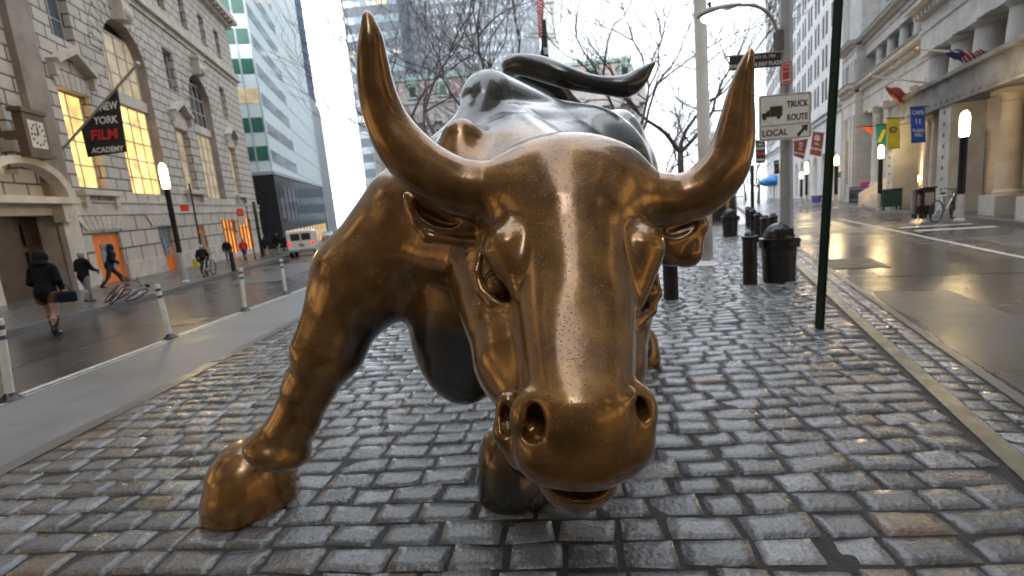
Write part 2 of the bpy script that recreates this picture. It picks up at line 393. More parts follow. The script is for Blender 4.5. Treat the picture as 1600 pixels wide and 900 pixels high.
def spandrel(mb, cx, hw, spring, top, y0, y1, n=14):
    """fills the corners of the square hole cx±hw, spring..top above a half-round arch"""
    k = (top-spring)/hw
    for sg in (-1, 1):
        arc = [(cx+sg*hw*math.cos(math.pi/2*i/n), spring+k*hw*math.sin(math.pi/2*i/n)) for i in range(n+1)]
        for i in range(n):
            (a, b), (c, d) = arc[i], arc[i+1]
            mb.prism([(a, b), (a, top), (c, top), (c, d)] if i < n-1 else [(a, b), (a, top), (c, top)], lambda p, q, h: (p, h, q), y0, y1)
def window(parent, fa, s0, s1, h0, h1, y, fm, gm, nv=2, nh=3, fw=0.07, arch=0.0):
    mb = fa.mb(); mb.box(s0, s0+fw, y-0.05, y+0.05, h0, h1); mb.box(s1-fw, s1, y-0.05, y+0.05, h0, h1); mb.box(s0+fw, s1-fw, y-0.05, y+0.05, h0, h0+fw); mb.box(s0+fw, s1-fw, y-0.05, y+0.05, h1-fw, h1)
    for i in range(1, nv): x = s0+(s1-s0)*i/nv; mb.box(x-fw*.35, x+fw*.35, y-0.04, y+0.04, h0+fw, h1-fw)
    for i in range(1, nh): z = h0+(h1-h0)*i/nh; mb.box(s0+fw, s1-fw, y-0.035, y+0.035, z-fw*.35, z+fw*.35)
    w = mb.build('window', fm, parent); mb = fa.mb(); mb.box(s0+fw, s1-fw, y+0.0, y+0.012, h0+fw, h1-fw); mb.build('pane', gm, w); return w
def many(parent, name, proto_me, mats_, locs, limit=100, stuff_parent=None):
    """repeat a small part: the first `limit` as individual objects sharing a mesh, the rest joined as one stuff part"""
    for i, l in enumerate(locs[:limit]):
        o = bpy.data.objects.new(name, proto_me); COL.objects.link(o); o.parent = parent; o.location = l
    if len(locs) > limit:
        co = np.array([v.co[:] for v in proto_me.vertices]); fc = [tuple(p.vertices) for p in proto_me.polygons]; V = []; Fs = []
        for l in locs[limit:]:
            b = len(V); V += (co+np.array(l)).tolist(); Fs += [tuple(i+b for i in f) for f in fc]
        me = bpy.data.meshes.new(name); me.from_pydata(V, [], Fs); o = link_mesh(name, me, list(proto_me.materials), parent); o['kind'] = 'stuff'
def text_mesh(txt, size, m, parent, M, name='lettering', depth=0.002, align='CENTER', sx=1.0, bold=0.0):
    cu = bpy.data.curves.new(name, 'FONT'); cu.body = txt; cu.size = size; cu.align_x = align; cu.align_y = 'CENTER'; cu.extrude = depth; cu.offset = bold; cu.resolution_u = 3
    ob = bpy.data.objects.new(name+'_t', cu); COL.objects.link(ob); dg = bpy.context.evaluated_depsgraph_get()
    me = bpy.data.meshes.new_from_object(ob.evaluated_get(dg)); bpy.data.objects.remove(ob)
    me.transform(M @ Matrix.Diagonal((sx, 1, 1, 1))); me.materials.clear(); o = link_mesh(name, me, m, parent); return o
GLASS = mat('dark_window_glass', (0.03, 0.035, 0.04), 0.12, 0.0, var=0.3, scale=0.6, spec=0.5)
FARG = mat('recess_shade_glass', (0.035, 0.038, 0.042), 0.55, 0.0, var=0.4, scale=0.4, spec=0.2)  # dull dark glass stands in for the shade of recessed windows
GLASSB = mat('blue_window_glass', (0.10, 0.13, 0.16), 0.06, 0.2, var=0.3, scale=0.5, spec=0.9)
def lit_glass(name, col, st):
    b = NB(name); v = b.coord('Object'); wv = b.n('ShaderNodeTexWave', wave_type='BANDS', bands_direction='X'); wv.inputs['Scale'].default_value = 3.2; wv.inputs['Distortion'].default_value = 2.5; b.l(v, wv.inputs['Vector'])
    nz = b.math('ADD', b.math('MULTIPLY', b.noise(v, 1.1, 5), 0.85), b.math('MULTIPLY', b.math('SUBTRACT', wv.outputs['Fac'], 0.35), 0.14))
    b.set(Base_Color=(0.3, 0.25, 0.15), Roughness=0.15, Emission_Color=col, Emission_Strength=b.ramp(nz, [(0.3, st*0.55), (0.7, st)])); 
    r = b.n('ShaderNodeMath', operation='MULTIPLY'); r.inputs[1].default_value = st; b.l(b.ramp(nz, [(0.25, 0.22), (0.45, 0.65), (0.68, 1.15)]), r.inputs[0]); b.l(r.outputs[0], b.b.inputs['Emission Strength']); return b.m
LITW = lit_glass('lit_glass_warm', (1.0, 0.60, 0.18), 0.95); LITS = lit_glass('lit_glass_soft', (1.0, 0.78, 0.5), 0.16); LITO = lit_glass('lit_orange_room', (1.0, 0.38, 0.08), 0.7)
FRAME = mat('window_frame_stone', (0.42, 0.38, 0.31), 0.6); FRAMED = mat('dark_metal_frame', (0.05, 0.05, 0.055), 0.4, 0.5)
BLACK = mat('black_paint', (0.012, 0.012, 0.013), 0.25, var=0.3); WHITEP = mat('white_paint', (0.72, 0.72, 0.70), 0.35, var=0.06)

# ============================================================= LEFT STONE BUILDING
LS = 0.030
FL = Facade((-18.92, 23.71), (-0.22, 0.9755), LS, 1)
LIME = stone_mat('rusticated_limestone', (0.47, 0.415, 0.35), (0.55, 0.49, 0.42), (0.055, 0.045, 0.038), 1.15, 0.56, 0.042, LS)
LIMEG = stone_mat('ground_rusticated_limestone', (0.47, 0.41, 0.335), (0.54, 0.48, 0.40), (0.05, 0.04, 0.032), 1.5, 0.82, 0.05, LS)
LIMEP = mat('smooth_limestone', (0.50, 0.445, 0.375), 0.65, var=0.16, scale=1.4, bump=0.2, bscale=25)
LIMED = mat('shaded_limestone', (0.25, 0.20, 0.165), 0.7, var=0.2, scale=1.0, bump=0.3, bscale=14)  # darker limestone copy; shade of pilaster and reveals is in its colour
ORANGE = mat('orange_door_paint', (0.78, 0.19, 0.015), 0.35, var=0.08)
POSTER = mat('blue_grey_poster', (0.16, 0.22, 0.26), 0.5, var=0.7, scale=6)
lb = FL.root('stone_building', 'pale rusticated limestone building with tall round arches and orange ground floor doors', 'building')
A1, A2 = 4.1, 14.3
arches = [(A1, 2.15), (A2, 2.0), (24.5-6.6-0.0+18.4, 2.0)]
arches = [(A1, 2.15), (A2, 2.0)]
SP = 11.4
doors = [(-2.4, -0.15, 0, 2.45), (3.8, 5.4, 0, 2.55), (9.1, 10.5, 0, 2.4)]
shops = [(14.0, 17.2, 0, 2.7), (17.8, 21.6, 0, 2.7)]
low = [(-2.35, -0.2, 4.5, 8.75), (8.75, 10.9, 4.9, 8.85), (19.0, 20.9, 4.9, 8.85)]
mid = [(-1.9, -0.3, 10.95, 13.9), (9.2, 10.7, 11.3, 13.9), (19.4, 20.7, 11.3, 13.9)]
top = [(x-0.55, x+0.55, 16.6, 18.9) for x in (-0.6, 3.0, 6.7, 10.5, 14.1, 17.8, 21.2)]
arh = [(a-w, a+w, 4.35, SP+w) for a, w in arches]
mb = FL.mb(); wall_cells(mb, -3.6, 24.9, 3.85, 22, 0, 0.5, low+mid+top+arh)
for a, w in arches: spandrel(mb, a, w, SP, SP+w, 0.001, 0.499)
mb.build('wall', LIME, lb)
mb = FL.mb(); wall_cells(mb, -3.6, 24.9, 0.9, 3.28, -0.03, 0.5, doors+shops); mb.build('wall', LIMEG, lb)
mb = FL.mb(); wall_cells(mb, -3.6, 24.9, -1.2, 0.9, -0.12, 0.5, [(a, b, -0.05, 2) for a, b, c, d in doors+shops]); mb.build('plinth', LIMEP, lb)
mb = FL.mb(); mb.box(-3.6, 25.0, -0.10, 0.5, 3.28, 3.85); mb.box(-3.6, 25.05, -0.18, 0.5, 3.85, 3.93); mb.build('belt_course', LIMEP, lb)
mb = FL.mb(); mb.box(-3.6, 25.1, -0.10, 0.0, 15.15, 15.5); mb.box(-3.6, 25.3, -0.35, 0.0, 15.5, 15.75); mb.box(-3.6, 25.25, -0.25, 0.0, 15.75, 16.1); mb.build('cornice', LIMEP, lb)
mb = FL.mb(); mb.box(-12, 25.5, -0.3, 0.4, 20.4, 20.8); mb.box(-12, 25.8, -0.8, 0.4, 20.8, 21.2); mb.box(-12, 25.7, -0.6, 0.4, 21.2, 21.6)
for i in range(30): mb.box(-3+i*0.95, -2.7+i*0.95, -0.7, -0.3, 20.55, 20.8)
mb.build('cornice', LIMEP, lb)
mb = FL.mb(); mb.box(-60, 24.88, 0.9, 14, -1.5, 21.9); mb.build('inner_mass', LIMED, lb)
mb = FL.mb(); wall_cells(mb, 24.4, 24.9, 0, 22, 0.5, 14, []); mb.build('side_wall', LIME, lb)
# portal bay projecting at the near end with the dark pilaster, clock and arched doorway
mb = FL.mb(); mb.box(-4.9, -3.6, -0.35, 0.5, 3.9, 22); mb.build('pilaster', LIMED, lb)  # shade painted in: darker stone than the wall beside it
mb = FL.mb(); wall_cells(mb, -16, -4.9, 3.9, 22, -0.1, 0.5, [(-8.6, -5.9, 4.8, 9.2), (-8.6, -5.9, 10.9, 14)]); mb.build('wall', LIME, lb)
mb = FL.mb(); wall_cells(mb, -16, -3.6, -1.2, 3.9, -0.35, 0.5, [(-8.3, -4.9, -1.2, 3.3)])
mb.box(-4.95, -4.65, -0.55, -0.35, 0, 3.3); mb.build('portal_surround', LIMEP, lb)
mb = FL.mb()
for i in range(14):
    a0, a1 = math.pi*i/14, math.pi*(i+1)/14
    f = lambda a, r: (-6.6+r*1.0*math.cos(a), 3.9+r*0.62*math.sin(a))
    mb.prism([f(a0, 1.95), f(a1, 1.95), f(a1, 2.35), f(a0, 2.35)], lambda p, q, h: (p, h, q), -0.8, -0.35)
mb.box(-9.0, -4.2, -0.9, -0.35, 3.7, 3.95); mb.box(-5.1, -4.5, -0.75, -0.35, 3.0, 3.7); mb.build('portal_hood', LIMEP, lb)
mb = FL.mb(); mb.box(-8.3, -4.95, 0.3, 0.45, -1.2, 3.3)
for i in range(4):
    for j in range(3): mb.box(-5.9+i*0.0, -5.15, 0.22, 0.3, 0.2+j*1.0, 1.0+j*1.0)
mb.build('portal_door', mat('dark_bronze_door', (0.10, 0.065, 0.04), 0.4, 0.6, bump=0.3), lb)
for a, b, c, d in ((-8.6, -5.9, 4.8, 9.2), (-8.6, -5.9, 10.9, 14)): window(lb, FL, a, b, c, d, 0.3, FRAME, LITS if c < 6 else GLASS, 3, 4)
for k, (a, b, c, d) in enumerate(low):
    window(lb, FL, a, b, c, d, 0.38, FRAME, LITW if k == 0 else LITS, 2, 4, 0.09)
    m_ = (a+b)/2; mb = FL.mb(); mb.box(a-0.35, b+0.35, -0.35, 0, c-0.35, c-0.12); mb.box(a-0.25, a+0.05, -0.25, 0, c-0.85, c-0.35); mb.box(b-0.05, b+0.25, -0.25, 0, c-0.85, c-0.35); mb.build('window_sill', LIMEP, lb)
    mb = FL.mb(); pz = d+0.85; w2 = (b-a)/2+0.25
    for sg in (-1, 1): mb.prism([(m_+sg*w2, pz), (m_+sg*(w2+0.1), pz+0.18), (m_, pz+0.95), (m_, pz+0.72)], lambda p, q, h: (p, h, q), -0.45, 0.0)
    for sg in (-1, 1): mb.box(m_+sg*w2-0.12, m_+sg*w2+0.12, -0.3, 0, pz-0.5, pz)
    mb.build('pediment', LIMEP, lb)
    mb = FL.mb()
    for i in range(7):
        x0, x1 = a-0.1+(b-a+0.2)*i/7+0.02, a-0.1+(b-a+0.2)*(i+1)/7-0.02; k2 = 0.25
        mb.prism([(x0, d+0.02), (x1, d+0.02), (m_+(x1-m_)*(1+k2), d+0.72), (m_+(x0-m_)*(1+k2), d+0.72)], lambda p, q, h: (p, h, q), -0.05, 0.0)
    mb.build('flat_arch', LIMEP, lb)
for a, b, c, d in mid: window(lb, FL, a, b, c, d, 0.38, FRAME, GLASSB, 2, 3)
for a, b, c, d in top: window(lb, FL, a, b, c, d, 0.36, FRAMED, GLASS, 2, 3)
for k, (a, w) in enumerate(arches):
    window(lb, FL, a-w+0.15, a+w-0.15, 4.35, 9.2, 0.42, FRAME, LITW if k == 0 else LITS, 4, 5, 0.11)
    window(lb, FL, a-w+0.15, a+w-0.15, 9.75, 12.9, 0.42, FRAME, LITS if k == 0 else GLASS, 4, 3, 0.11)
    mb = FL.mb(); mb.box(a-w, a+w, 0.25, 0.55, 9.2, 9.75); mb.build('transom', LIMEP, lb)
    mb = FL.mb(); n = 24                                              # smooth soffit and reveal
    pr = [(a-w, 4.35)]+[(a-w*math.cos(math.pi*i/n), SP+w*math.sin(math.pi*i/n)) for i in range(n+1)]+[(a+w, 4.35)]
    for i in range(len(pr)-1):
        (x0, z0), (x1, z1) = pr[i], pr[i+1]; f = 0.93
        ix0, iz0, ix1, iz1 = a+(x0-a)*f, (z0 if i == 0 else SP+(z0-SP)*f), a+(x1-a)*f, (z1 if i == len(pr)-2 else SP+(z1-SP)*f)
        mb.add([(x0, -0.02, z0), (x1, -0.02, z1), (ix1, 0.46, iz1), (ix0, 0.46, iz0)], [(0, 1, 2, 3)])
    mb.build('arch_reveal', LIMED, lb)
    mb = FL.mb(); nn = 17
    for i in range(nn):
        a0, a1 = math.pi*i/nn+0.012, math.pi*(i+1)/nn-0.012
        f = lambda an, r: (a-r*math.cos(an), SP+r*math.sin(an))
        ro = w+1.05+(0.25 if i == nn//2 else 0)
        mb.prism([f(a0, w+0.01), f(a1, w+0.01), f(a1, ro), f(a0, ro)], lambda p, q, h: (p, h, q), -0.06, 0.0)
    mb.build('voussoirs', LIME, lb)
    mb = FL.mb(); mb.box(a-0.42, a+0.42, -0.55, 0, SP+w+0.0, SP+w+1.3); mb.ball((a, -0.5, SP+w+0.35), 0.36, 0.3, 0.4); mb.box(a-0.5, a+0.5, -0.6, 0, SP+w+1.1, SP+w+1.3); mb.build('keystone', LIMEP, lb)
for k, (a, b, c, d) in enumerate(doors):
    mb = FL.mb(); mb.box(a, b, 0.12, 0.2, -0.25, d if k != 1 else 1.35); dr = mb.build('door', ORANGE, lb)
    mb = FL.mb(); x0 = a+(b-a)*0.32
    mb.box(x0, x0+(b-a)*0.42, 0.09, 0.12, 0.8, 1.95) ; mb.build('poster', POSTER, dr)
    if k == 1: mb = FL.mb(); mb.box(a, b, 0.12, 0.2, 1.35, d); mb.build('upper_panel', mat('grey_panel', (0.14, 0.14, 0.14), 0.4), dr)
    mb = FL.mb(); mb.box(a-0.1, b+0.1, -0.5, 0.2, -0.6, -0.05); mb.build('door_step', LIMEP, lb)
for k, (a, b, c, d) in enumerate(shops):
    mb = FL.mb(); mb.box(a, b, 0.25, 0.3, -0.8, d); sh = mb.build('shop_window', LITO, lb)
    mb = FL.mb()
    for i in range(5): x = a+(b-a)*i/4; mb.box(x-0.06, x+0.06, 0.1, 0.24, -0.8, d)
    mb.box(a, b, 0.1, 0.23, 1.9, 2.0); mb.build('frame', mat('tan_wood', (0.35, 0.17, 0.05), 0.5), sh)
# voussoir joints over the doors
for a, b, c, d in doors[:2]:
    mb = FL.mb(); m_ = (a+b)/2
    for i in range(9):
        x0 = m_-2.0+4.0*i/9+0.03; x1 = m_-2.0+4.0*(i+1)/9-0.03
        g = lambda x, z: (m_+(x-m_)*(0.72 if z == 0 else 1.0), 2.62 if z == 0 else 3.24)
        mb.prism([g(x0, 0), g(x1, 0), g(x1, 1), g(x0, 1)], lambda p, q, h: (p, h, q), -0.085, -0.03)
    mb.build('flat_arch', LIMEP, lb)
# clock on its bracket
ck = FL.root('street_clock', 'square street clock with dark case and pale face above the far left doorway', 'clock')
mb = FL.mb(); mb.box(-6.65, -5.55, -1.05, -0.75, 5.45, 6.85); mb.box(-6.75, -5.45, -1.12, -0.68, 6.85, 7.0); mb.box(-6.75, -5.45, -1.12, -0.68, 5.3, 5.45); mb.box(-6.2, -6.0, -0.75, -0.08, 6.0, 6.3); mb.build('case', mat('brown_clock_case', (0.12, 0.08, 0.05), 0.4, 0.4), ck)
mb = FL.mb(); mb.box(-6.5, -5.7, -1.075, -1.05, 5.65, 6.6); mb.build('face', mat('pale_clock_face', (0.5, 0.48, 0.4), 0.5), ck)
mb = FL.mb()
for i in range(12):
    an = math.pi*i/6; cx, cz = -6.1+0.31*math.sin(an), 6.12+0.36*math.cos(an); mb.box(cx-0.025, cx+0.025, -1.09, -1.078, cz-0.04, cz+0.04)
mb.box(-6.12, -6.08, -1.10, -1.085, 6.1, 6.4); mb.box(-6.32, -6.1, -1.10, -1.085, 6.1, 6.14); mb.build('hands', BLACK, ck)
# a second stone block nearer than the frame, seen only in reflections and from the side
fb = Facade((-13.2, -62), (0.0, 1.0), 0, 1)
nb = fb.root('office_building', 'long grey stone office block standing on the left side behind the viewer', 'building')
mb = fb.mb(); H = [(2+i*4.2, 4.4+i*4.2, 5+j*4.5, 8+j*4.5) for i in range(16) for j in range(13)]
wall_cells(mb, 0, 69.5, 0, 66, 0, 0.5, H); mb.build('wall', LIME, nb); mb = fb.mb(); mb.box(0, 69.5, 0.5, 0.6, 0, 66); mb.build('glazing', GLASS, nb)
LITN = lit_glass('added_lit_window', (1.0, 0.62, 0.25), 0.75)  # unseen lit windows, added for warm reflections on the bronze
def added_lit_windows(fa, parent, cells):
    for x0, x1, z0, z1 in cells: q = fa.mb(); q.box(x0+0.05, x1-0.05, 0.40, 0.45, z0+0.05, z1-0.05); q.build('lit_window', LITN, parent)
added_lit_windows(fb, nb, [(2+i*4.2, 4.4+i*4.2, 5+j*4.5, 8+j*4.5) for i, j in ((14, 0), (13, 0), (15, 1), (12, 1), (11, 0), (9, 0), (14, 3), (10, 2), (6, 0), (13, 4), (3, 1))])
for i in range(8):
    q = fb.mb(); q.box(30+i*4.8, 33.4+i*4.8, -0.06, -0.02, 0.7, 3.3); q.build('shop_window', LITN, nb)  # glowing shop panels, out of view, added with the lit windows
# ============================================================= STREET WALL FURTHER DOWN BROADWAY
gs = Facade((-24.6, 53.0), (-0.22, 0.9755), LS, 1)
TW = gs.root('glass_tower', 'pale blue glass office tower with green windows on a black base', 'building')
PANEL = mat('sky_reflection_panel', (0.66, 0.76, 0.79), 0.3, 0.0, var=0.05, scale=0.4); GREEN = mat('green_blind_glass', (0.045, 0.16, 0.12), 0.15, var=0.25, scale=0.5)  # tower panel colour carries the pale sky reflected in the glass
BAND = mat('grey_band_glass', (0.33, 0.40, 0.44), 0.08, 0.2, var=0.2, scale=0.3); MULL = mat('pale_mullion', (0.45, 0.48, 0.5), 0.3, 0.3)
BGR = mat('black_granite', (0.022, 0.022, 0.026), 0.15, var=0.3)
mb = gs.mb(); mb.box(0, 36, 0, 25, 8.2, 110); mb.build('tower_shaft', PANEL, TW)
mb = gs.mb(); mb.box(-0.02, 36, 0.02, 25, -3, 8.2)
mb.build('black_base', BGR, TW)
mb = gs.mb(); mb.box(-0.15, 36.1, -0.15, 25, 8.1, 8.45); mb.build('base_trim', MULL, TW)
mb = gs.mb()
for i in range(26): mb.box(1.2+i*2.3, 2.7+i*2.3, -0.01, 0.2, 2.6+0, 6.6)
for k in range(26):
    pass
wl = [(1.2+i*2.3, 0, 0) for i in range(15)]
def bx_me(name, x0, x1, y0, y1, z0, z1, m):
    q = MB(); q.box(x0, x1, y0, y1, z0, z1); me = bpy.data.meshes.new(name); me.from_pydata(q.v, [], q.f); me.materials.append(m); return me
def slope_locs(fa, L): return [(x, y, z+fa.slope*x) for x, y, z in L]
many(TW, 'base_window', bx_me('base_window', 0, 1.5, -0.02, 0.06, 3.0, 7.0, GLASSB), None, slope_locs(gs, wl))
many(TW, 'shop_window', bx_me('shop_window', 0, 0.9, -0.03, 0.05, -1.6, 1.9, lit_glass('lit_shop', (1.0, 0.6, 0.25), 0.55)), None, slope_locs(gs, [(1.6+i*2.3, 0, 0) for i in range(14)]))
many(TW, 'window_band', bx_me('window_band', 0, 13.5, -0.03, 0.02, 0, 1.3, BAND), None, [(0.4, 0, 9.5+i*2.95) for i in range(33)])
many(TW, 'panel_joint', bx_me('panel_joint', 14.5, 35.8, -0.03, 0.02, 0, 0.10, mat('faint_joint', (0.45, 0.52, 0.55), 0.4)), None, [(0, 0, 9.5+i*2.95) for i in range(33)])  # beyond the bands only faint lines: reflected sky painted as plain pale panel
# face toward the camera: pairs of green windows
gw = bx_me('window', -0.04, 0.02, 0, 1.12, 0, 1.5, GREEN)
L = [(-0.0, 0.2+j*1.33, 9.6+i*2.95) for i in range(24) for j in range(12) if (i, j) not in ((2, 0), (2, 1))]
L.sort(key=lambda q: q[2]+q[1]*0.7)
many(TW, 'window', gw, None, L)
mb = gs.mb()
for j in range(14): mb.box(-0.07, 0, 0.06+j*1.33, 0.13+j*1.33, 8.45, 110)
mb.build('mullions', MULL, TW)
mb = gs.mb(); mb.box(-0.045, -0.03, 0.2, 2.65, 9.6+2.95*2, 11.1+2.95*2); mb.build('lit_window', LITS, TW)
g2 = Facade((-24.6-.22*36.3, 53+.9755*36.3), (-0.22, 0.9755), LS, 1)
T2 = g2.root('grey_tower', 'pale grey office slab with fine vertical ribs beyond the glass tower', 'building')
mb = g2.mb(); mb.box(0, 11.5, 0, 22, -5, 25.5); mb.build('wall', mat('pale_grey_stone', (0.56, 0.60, 0.63), 0.4), T2)
many(T2, 'rib', bx_me('rib', 0, 0.35, -0.25, 0, -4, 25, MULL), None, [(0.6+i*1.6, 0, 0) for i in range(7)])
g3 = Facade((-70.6, 190.0), (0.0, 1.0), 0, 1)
T3 = g3.root('dark_blue_tower', 'tall dark blue glass tower rising behind the pale glass tower', 'building')
mb = g3.mb(); mb.box(0, 8, 0.0, 20, 0, 260); mb.build('wall', mat('dark_blue_glass', (0.015, 0.05, 0.12), 0.5, 0.0, var=0.3, scale=0.1, spec=0.15), T3)
many(T3, 'floor_band', bx_me('floor_band', -0.3, 8, -0.15, 20, 0, 0.9, mat('blue_band', (0.07, 0.14, 0.22), 0.6, spec=0.2)), None, [(0, 0, 44+i*4.2) for i in range(50)])
g4 = Facade((-44, 200.0), (1.0, 0.05), 0, 1)
T4 = g4.root('distant_building', 'small pale blue building closing the far end of the left street', 'building')
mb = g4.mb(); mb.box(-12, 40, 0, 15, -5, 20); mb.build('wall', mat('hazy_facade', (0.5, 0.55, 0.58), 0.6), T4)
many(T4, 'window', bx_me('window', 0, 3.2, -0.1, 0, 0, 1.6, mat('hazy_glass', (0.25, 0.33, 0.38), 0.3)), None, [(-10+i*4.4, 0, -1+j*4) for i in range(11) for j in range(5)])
# ============================================================= RIGHT SIDE BUILDINGS (local x runs toward the camera: x = -s)
RSTONE = stone_mat('pale_grey_stone_wall', (0.46, 0.455, 0.45), (0.52, 0.515, 0.50), (0.26, 0.25, 0.24), 1.3, 0.6, 0.012, 0, 0.6, 0.3)
RSM = mat('grey_carved_stone', (0.50, 0.49, 0.475), 0.6, var=0.14, scale=1.6, bump=0.2, bscale=22)
RDK = mat('dark_grey_stone', (0.22, 0.215, 0.21), 0.7, var=0.3, scale=1.2, bump=0.3, bscale=14)  # darker grey version of the carved stone
RWARM = mat('tan_stone', (0.42, 0.36, 0.29), 0.6, var=0.15, scale=1.4, bump=0.2, bscale=20)
FR = Facade((18.22, 17.48), (-0.40, -0.9165), 0.0, 1)
rb = FR.root('colonnade_building', 'grey classical stone building with two tiers of columns and heavy cornices', 'building')
def column(parent, fa, x, y, h0, h1, r, m, name='column', flut=True):
    mb = fa.mb(); H = h1-h0; n = 20
    prof = [(r*1.25, 0), (r*1.25, 0.03*H), (r*1.08, 0.045*H), (r, 0.06*H), (r*0.98, 0.4*H), (r*0.86, 0.86*H), (r*0.95, 0.875*H), (r*0.86, 0.885*H), (r*1.0, 0.93*H), (r*1.22, 0.955*H)]
    mb.lathe(prof, n, (x, y, h0)); mb.box(x-r*1.35, x+r*1.35, y-r*1.35, y+r*1.35, h1-0.045*H, h1-0.002)
    return mb.build(name, m, parent, False, auto=35)
holes = [(-s_-0.62, -s_+0.62, 1.6, 5.6) for s_ in (8.4, 10.5, 12.6, 14.7, 16.8)]+[(-s_-0.5, -s_+0.5, 8.55, 9.7) for s_ in (8.4, 10.5, 12.6, 14.7)]
mb = FR.mb(); wall_cells(mb, -18, -6.3, -0.5, 25, 0.75, 1.25, holes+[(-s_-0.45, -s_+0.45, 12.6+r_*3.1, 14.6+r_*3.1) for s_ in (7.6, 9.8, 12, 14.2, 16.4) for r_ in range(4)]); mb.build('wall', RSTONE, rb)
mb = FR.mb(); mb.box(-21.6, 12, 1.3, 18, -0.5, 24.9); mb.build('inner_mass', RDK, rb)
for a, b, c, d in holes: window(rb, FR, a, b, c, d, 1.0, FRAMED, LITS if (c < 3 and a > -13) else GLASS, 2, 3)
for s_ in (7.6, 9.8, 12, 14.2, 16.4):
    for r_ in range(4): window(rb, FR, -s_-0.45, -s_+0.45, 12.6+r_*3.1, 14.6+r_*3.1, 1.0, FRAMED, GLASS, 2, 2)
for s_ in (7.35, 9.45, 11.55, 13.65, 15.75):
    column(rb, FR, -s_, 0.3, 1.15, 6.2, 0.36, RSM); column(rb, FR, -s_, 0.3, 8.32, 9.9, 0.26, RSM)
mb = FR.mb(); mb.box(-18, -6.3, -0.15, 0.75, -0.5, 1.15); mb.build('plinth', RWARM, rb)
def entab(fa, x0, x1, y, z0, z1, pr, yb=1.25):
    mb = fa.mb(); H = z1-z0
    mb.box(x0, x1, y, yb, z0, z0+H*0.42); mb.box(x0-0.04, x1+0.04, y-0.07, yb, z0+H*0.42, z0+H*0.5); mb.box(x0, x1, y-0.01, yb, z0+H*0.5, z0+H*0.7)
    k = int((x1-x0)/0.42)
    for i in range(k): a = x0+(i+0.2)*(x1-x0)/k; mb.box(a, a+0.24, y-pr*0.5, y-0.01, z0+H*0.7, z0+H*0.8)
    mb.box(x0-0.05, x1+0.05, y-pr*0.4, yb, z0+H*0.8, z0+H*0.86); mb.box(x0-0.1, x1+0.1, y-pr, yb, z0+H*0.86, z0+H*0.95)
    return mb
def cornice(fa, parent, *a):
    entab(fa, *a).build('entablature', RSM, parent); x0, x1, y, z0, z1, pr = a[:6]; H = z1-z0
    mb = fa.mb(); mb.box(x0-0.14, x1+0.14, y-pr-0.06, 1.2, z0+H*0.95, z1); mb.build('cornice_cap', RDK, parent)
cornice(FR, rb, -18.0, -6.3, -0.05, 6.2, 8.3, 0.55); cornice(FR, rb, -18.0, -6.3, -0.0, 9.9, 11.1, 0.5)
# corner pavilion at the far end
mb = FR.mb(); mb.box(-21.5, -18.0, -0.45, 1.25, -0.5, 6.2); mb.box(-21.5, -18, -0.45, 1.25, 8.3, 9.9); mb.box(-21.3, -18.2, -0.2, 1.25, 11.1, 25)
for x in (-21.3, -20.6, -19.0, -18.3): mb.box(x-0.2, x+0.2, -0.6, -0.45, 0.5, 6.1); mb.box(x-0.2, x+0.2, -0.6, -0.45, 8.35, 9.85)
mb.build('pavilion', RSTONE, rb)
cornice(FR, rb, -21.6, -18.0, -0.5, 6.2, 8.3, 0.55); cornice(FR, rb, -21.6, -18.0, -0.5, 9.9, 11.1, 0.5)
mb = FR.mb(); mb.box(-20.4, -19.2, -0.46, -0.44, 1.4, 4.6); mb.build('niche', RDK, rb)
# near pavilion with giant columns
mb = FR.mb(); wall_cells(mb, -6.3, 12, -0.5, 27, 0.9, 1.29, [(-5.2+i*2.05, -4.1+i*2.05, 5.6, 6.8) for i in range(8)]+[(-4.9+i*2.4, -4.0+i*2.4, 11+j*3, 13+j*3) for i in range(7) for j in range(4)]); mb.build('wall', RSTONE, rb)
for i in range(8): window(rb, FR, -5.2+i*2.05, -4.1+i*2.05, 5.6, 6.8, 1.1, FRAMED, LITS, 2, 2)
for s_ in (5.72, 3.4, 1.42, -0.9, -3.2, -5.5, -7.8): column(rb, FR, -s_, -0.05, 5.12 if s_ > -6 else 0.6, 7.1, 0.46, RSM)
mb = FR.mb(); mb.box(6.6, 12, -0.7, 0.9, -0.5, 0.6); mb.build('plinth', RSM, rb)
cornice(FR, rb, -6.3, 12, -0.6, 7.1, 9.3, 0.7)
# portico over the pavement
pt = rb
mb = FR.mb(); Y0, Y1 = -1.75, -0.75
for a, b in ((-6.35, -5.45), (-0.45, 0.55), (5.4, 6.4)): mb = FR.mb(); mb.box(a, b, Y0, Y1, 0.75, 4.1); mb.box(a-0.12, b+0.12, Y0-0.12, Y1, -0.3, 0.75); mb.build('portico_pier', RSM, pt)

mb = FR.mb(); mb.box(-6.35, 6.4, Y0, Y1+0.1, 4.1, 4.98); mb.box(-6.5, 6.55, Y0-0.15, Y1+0.1, 4.98, 5.12); mb.box(-6.42, 6.47, Y0-0.08, Y1, 4.02, 4.1)
for i in range(26): mb.ball((-6.1+i*0.48, Y0-0.0, 4.22), 0.07, 0.05, 0.07, 8, 5)
for a in (-5.9, 0.05, 5.9):
    for j in range(8): mb.ball((a, Y0, 1.0+j*0.4), 0.07, 0.05, 0.08, 8, 5)
mb.build('portico_lintel', RDK, pt)
for s_ in (2.2, 0.3+0.9, -3.0): column(pt, FR, -s_ if s_ != 1.2 else -2.9, -1.1, 0.75, 4.0, 0.30, RWARM)
for a, b in ((-3.4, -1.7), (2.5, 3.5)): mb = FR.mb(); mb.box(a, b, -1.6, -0.7, -0.2, 0.75); mb.build('column_base', RSM, pt)
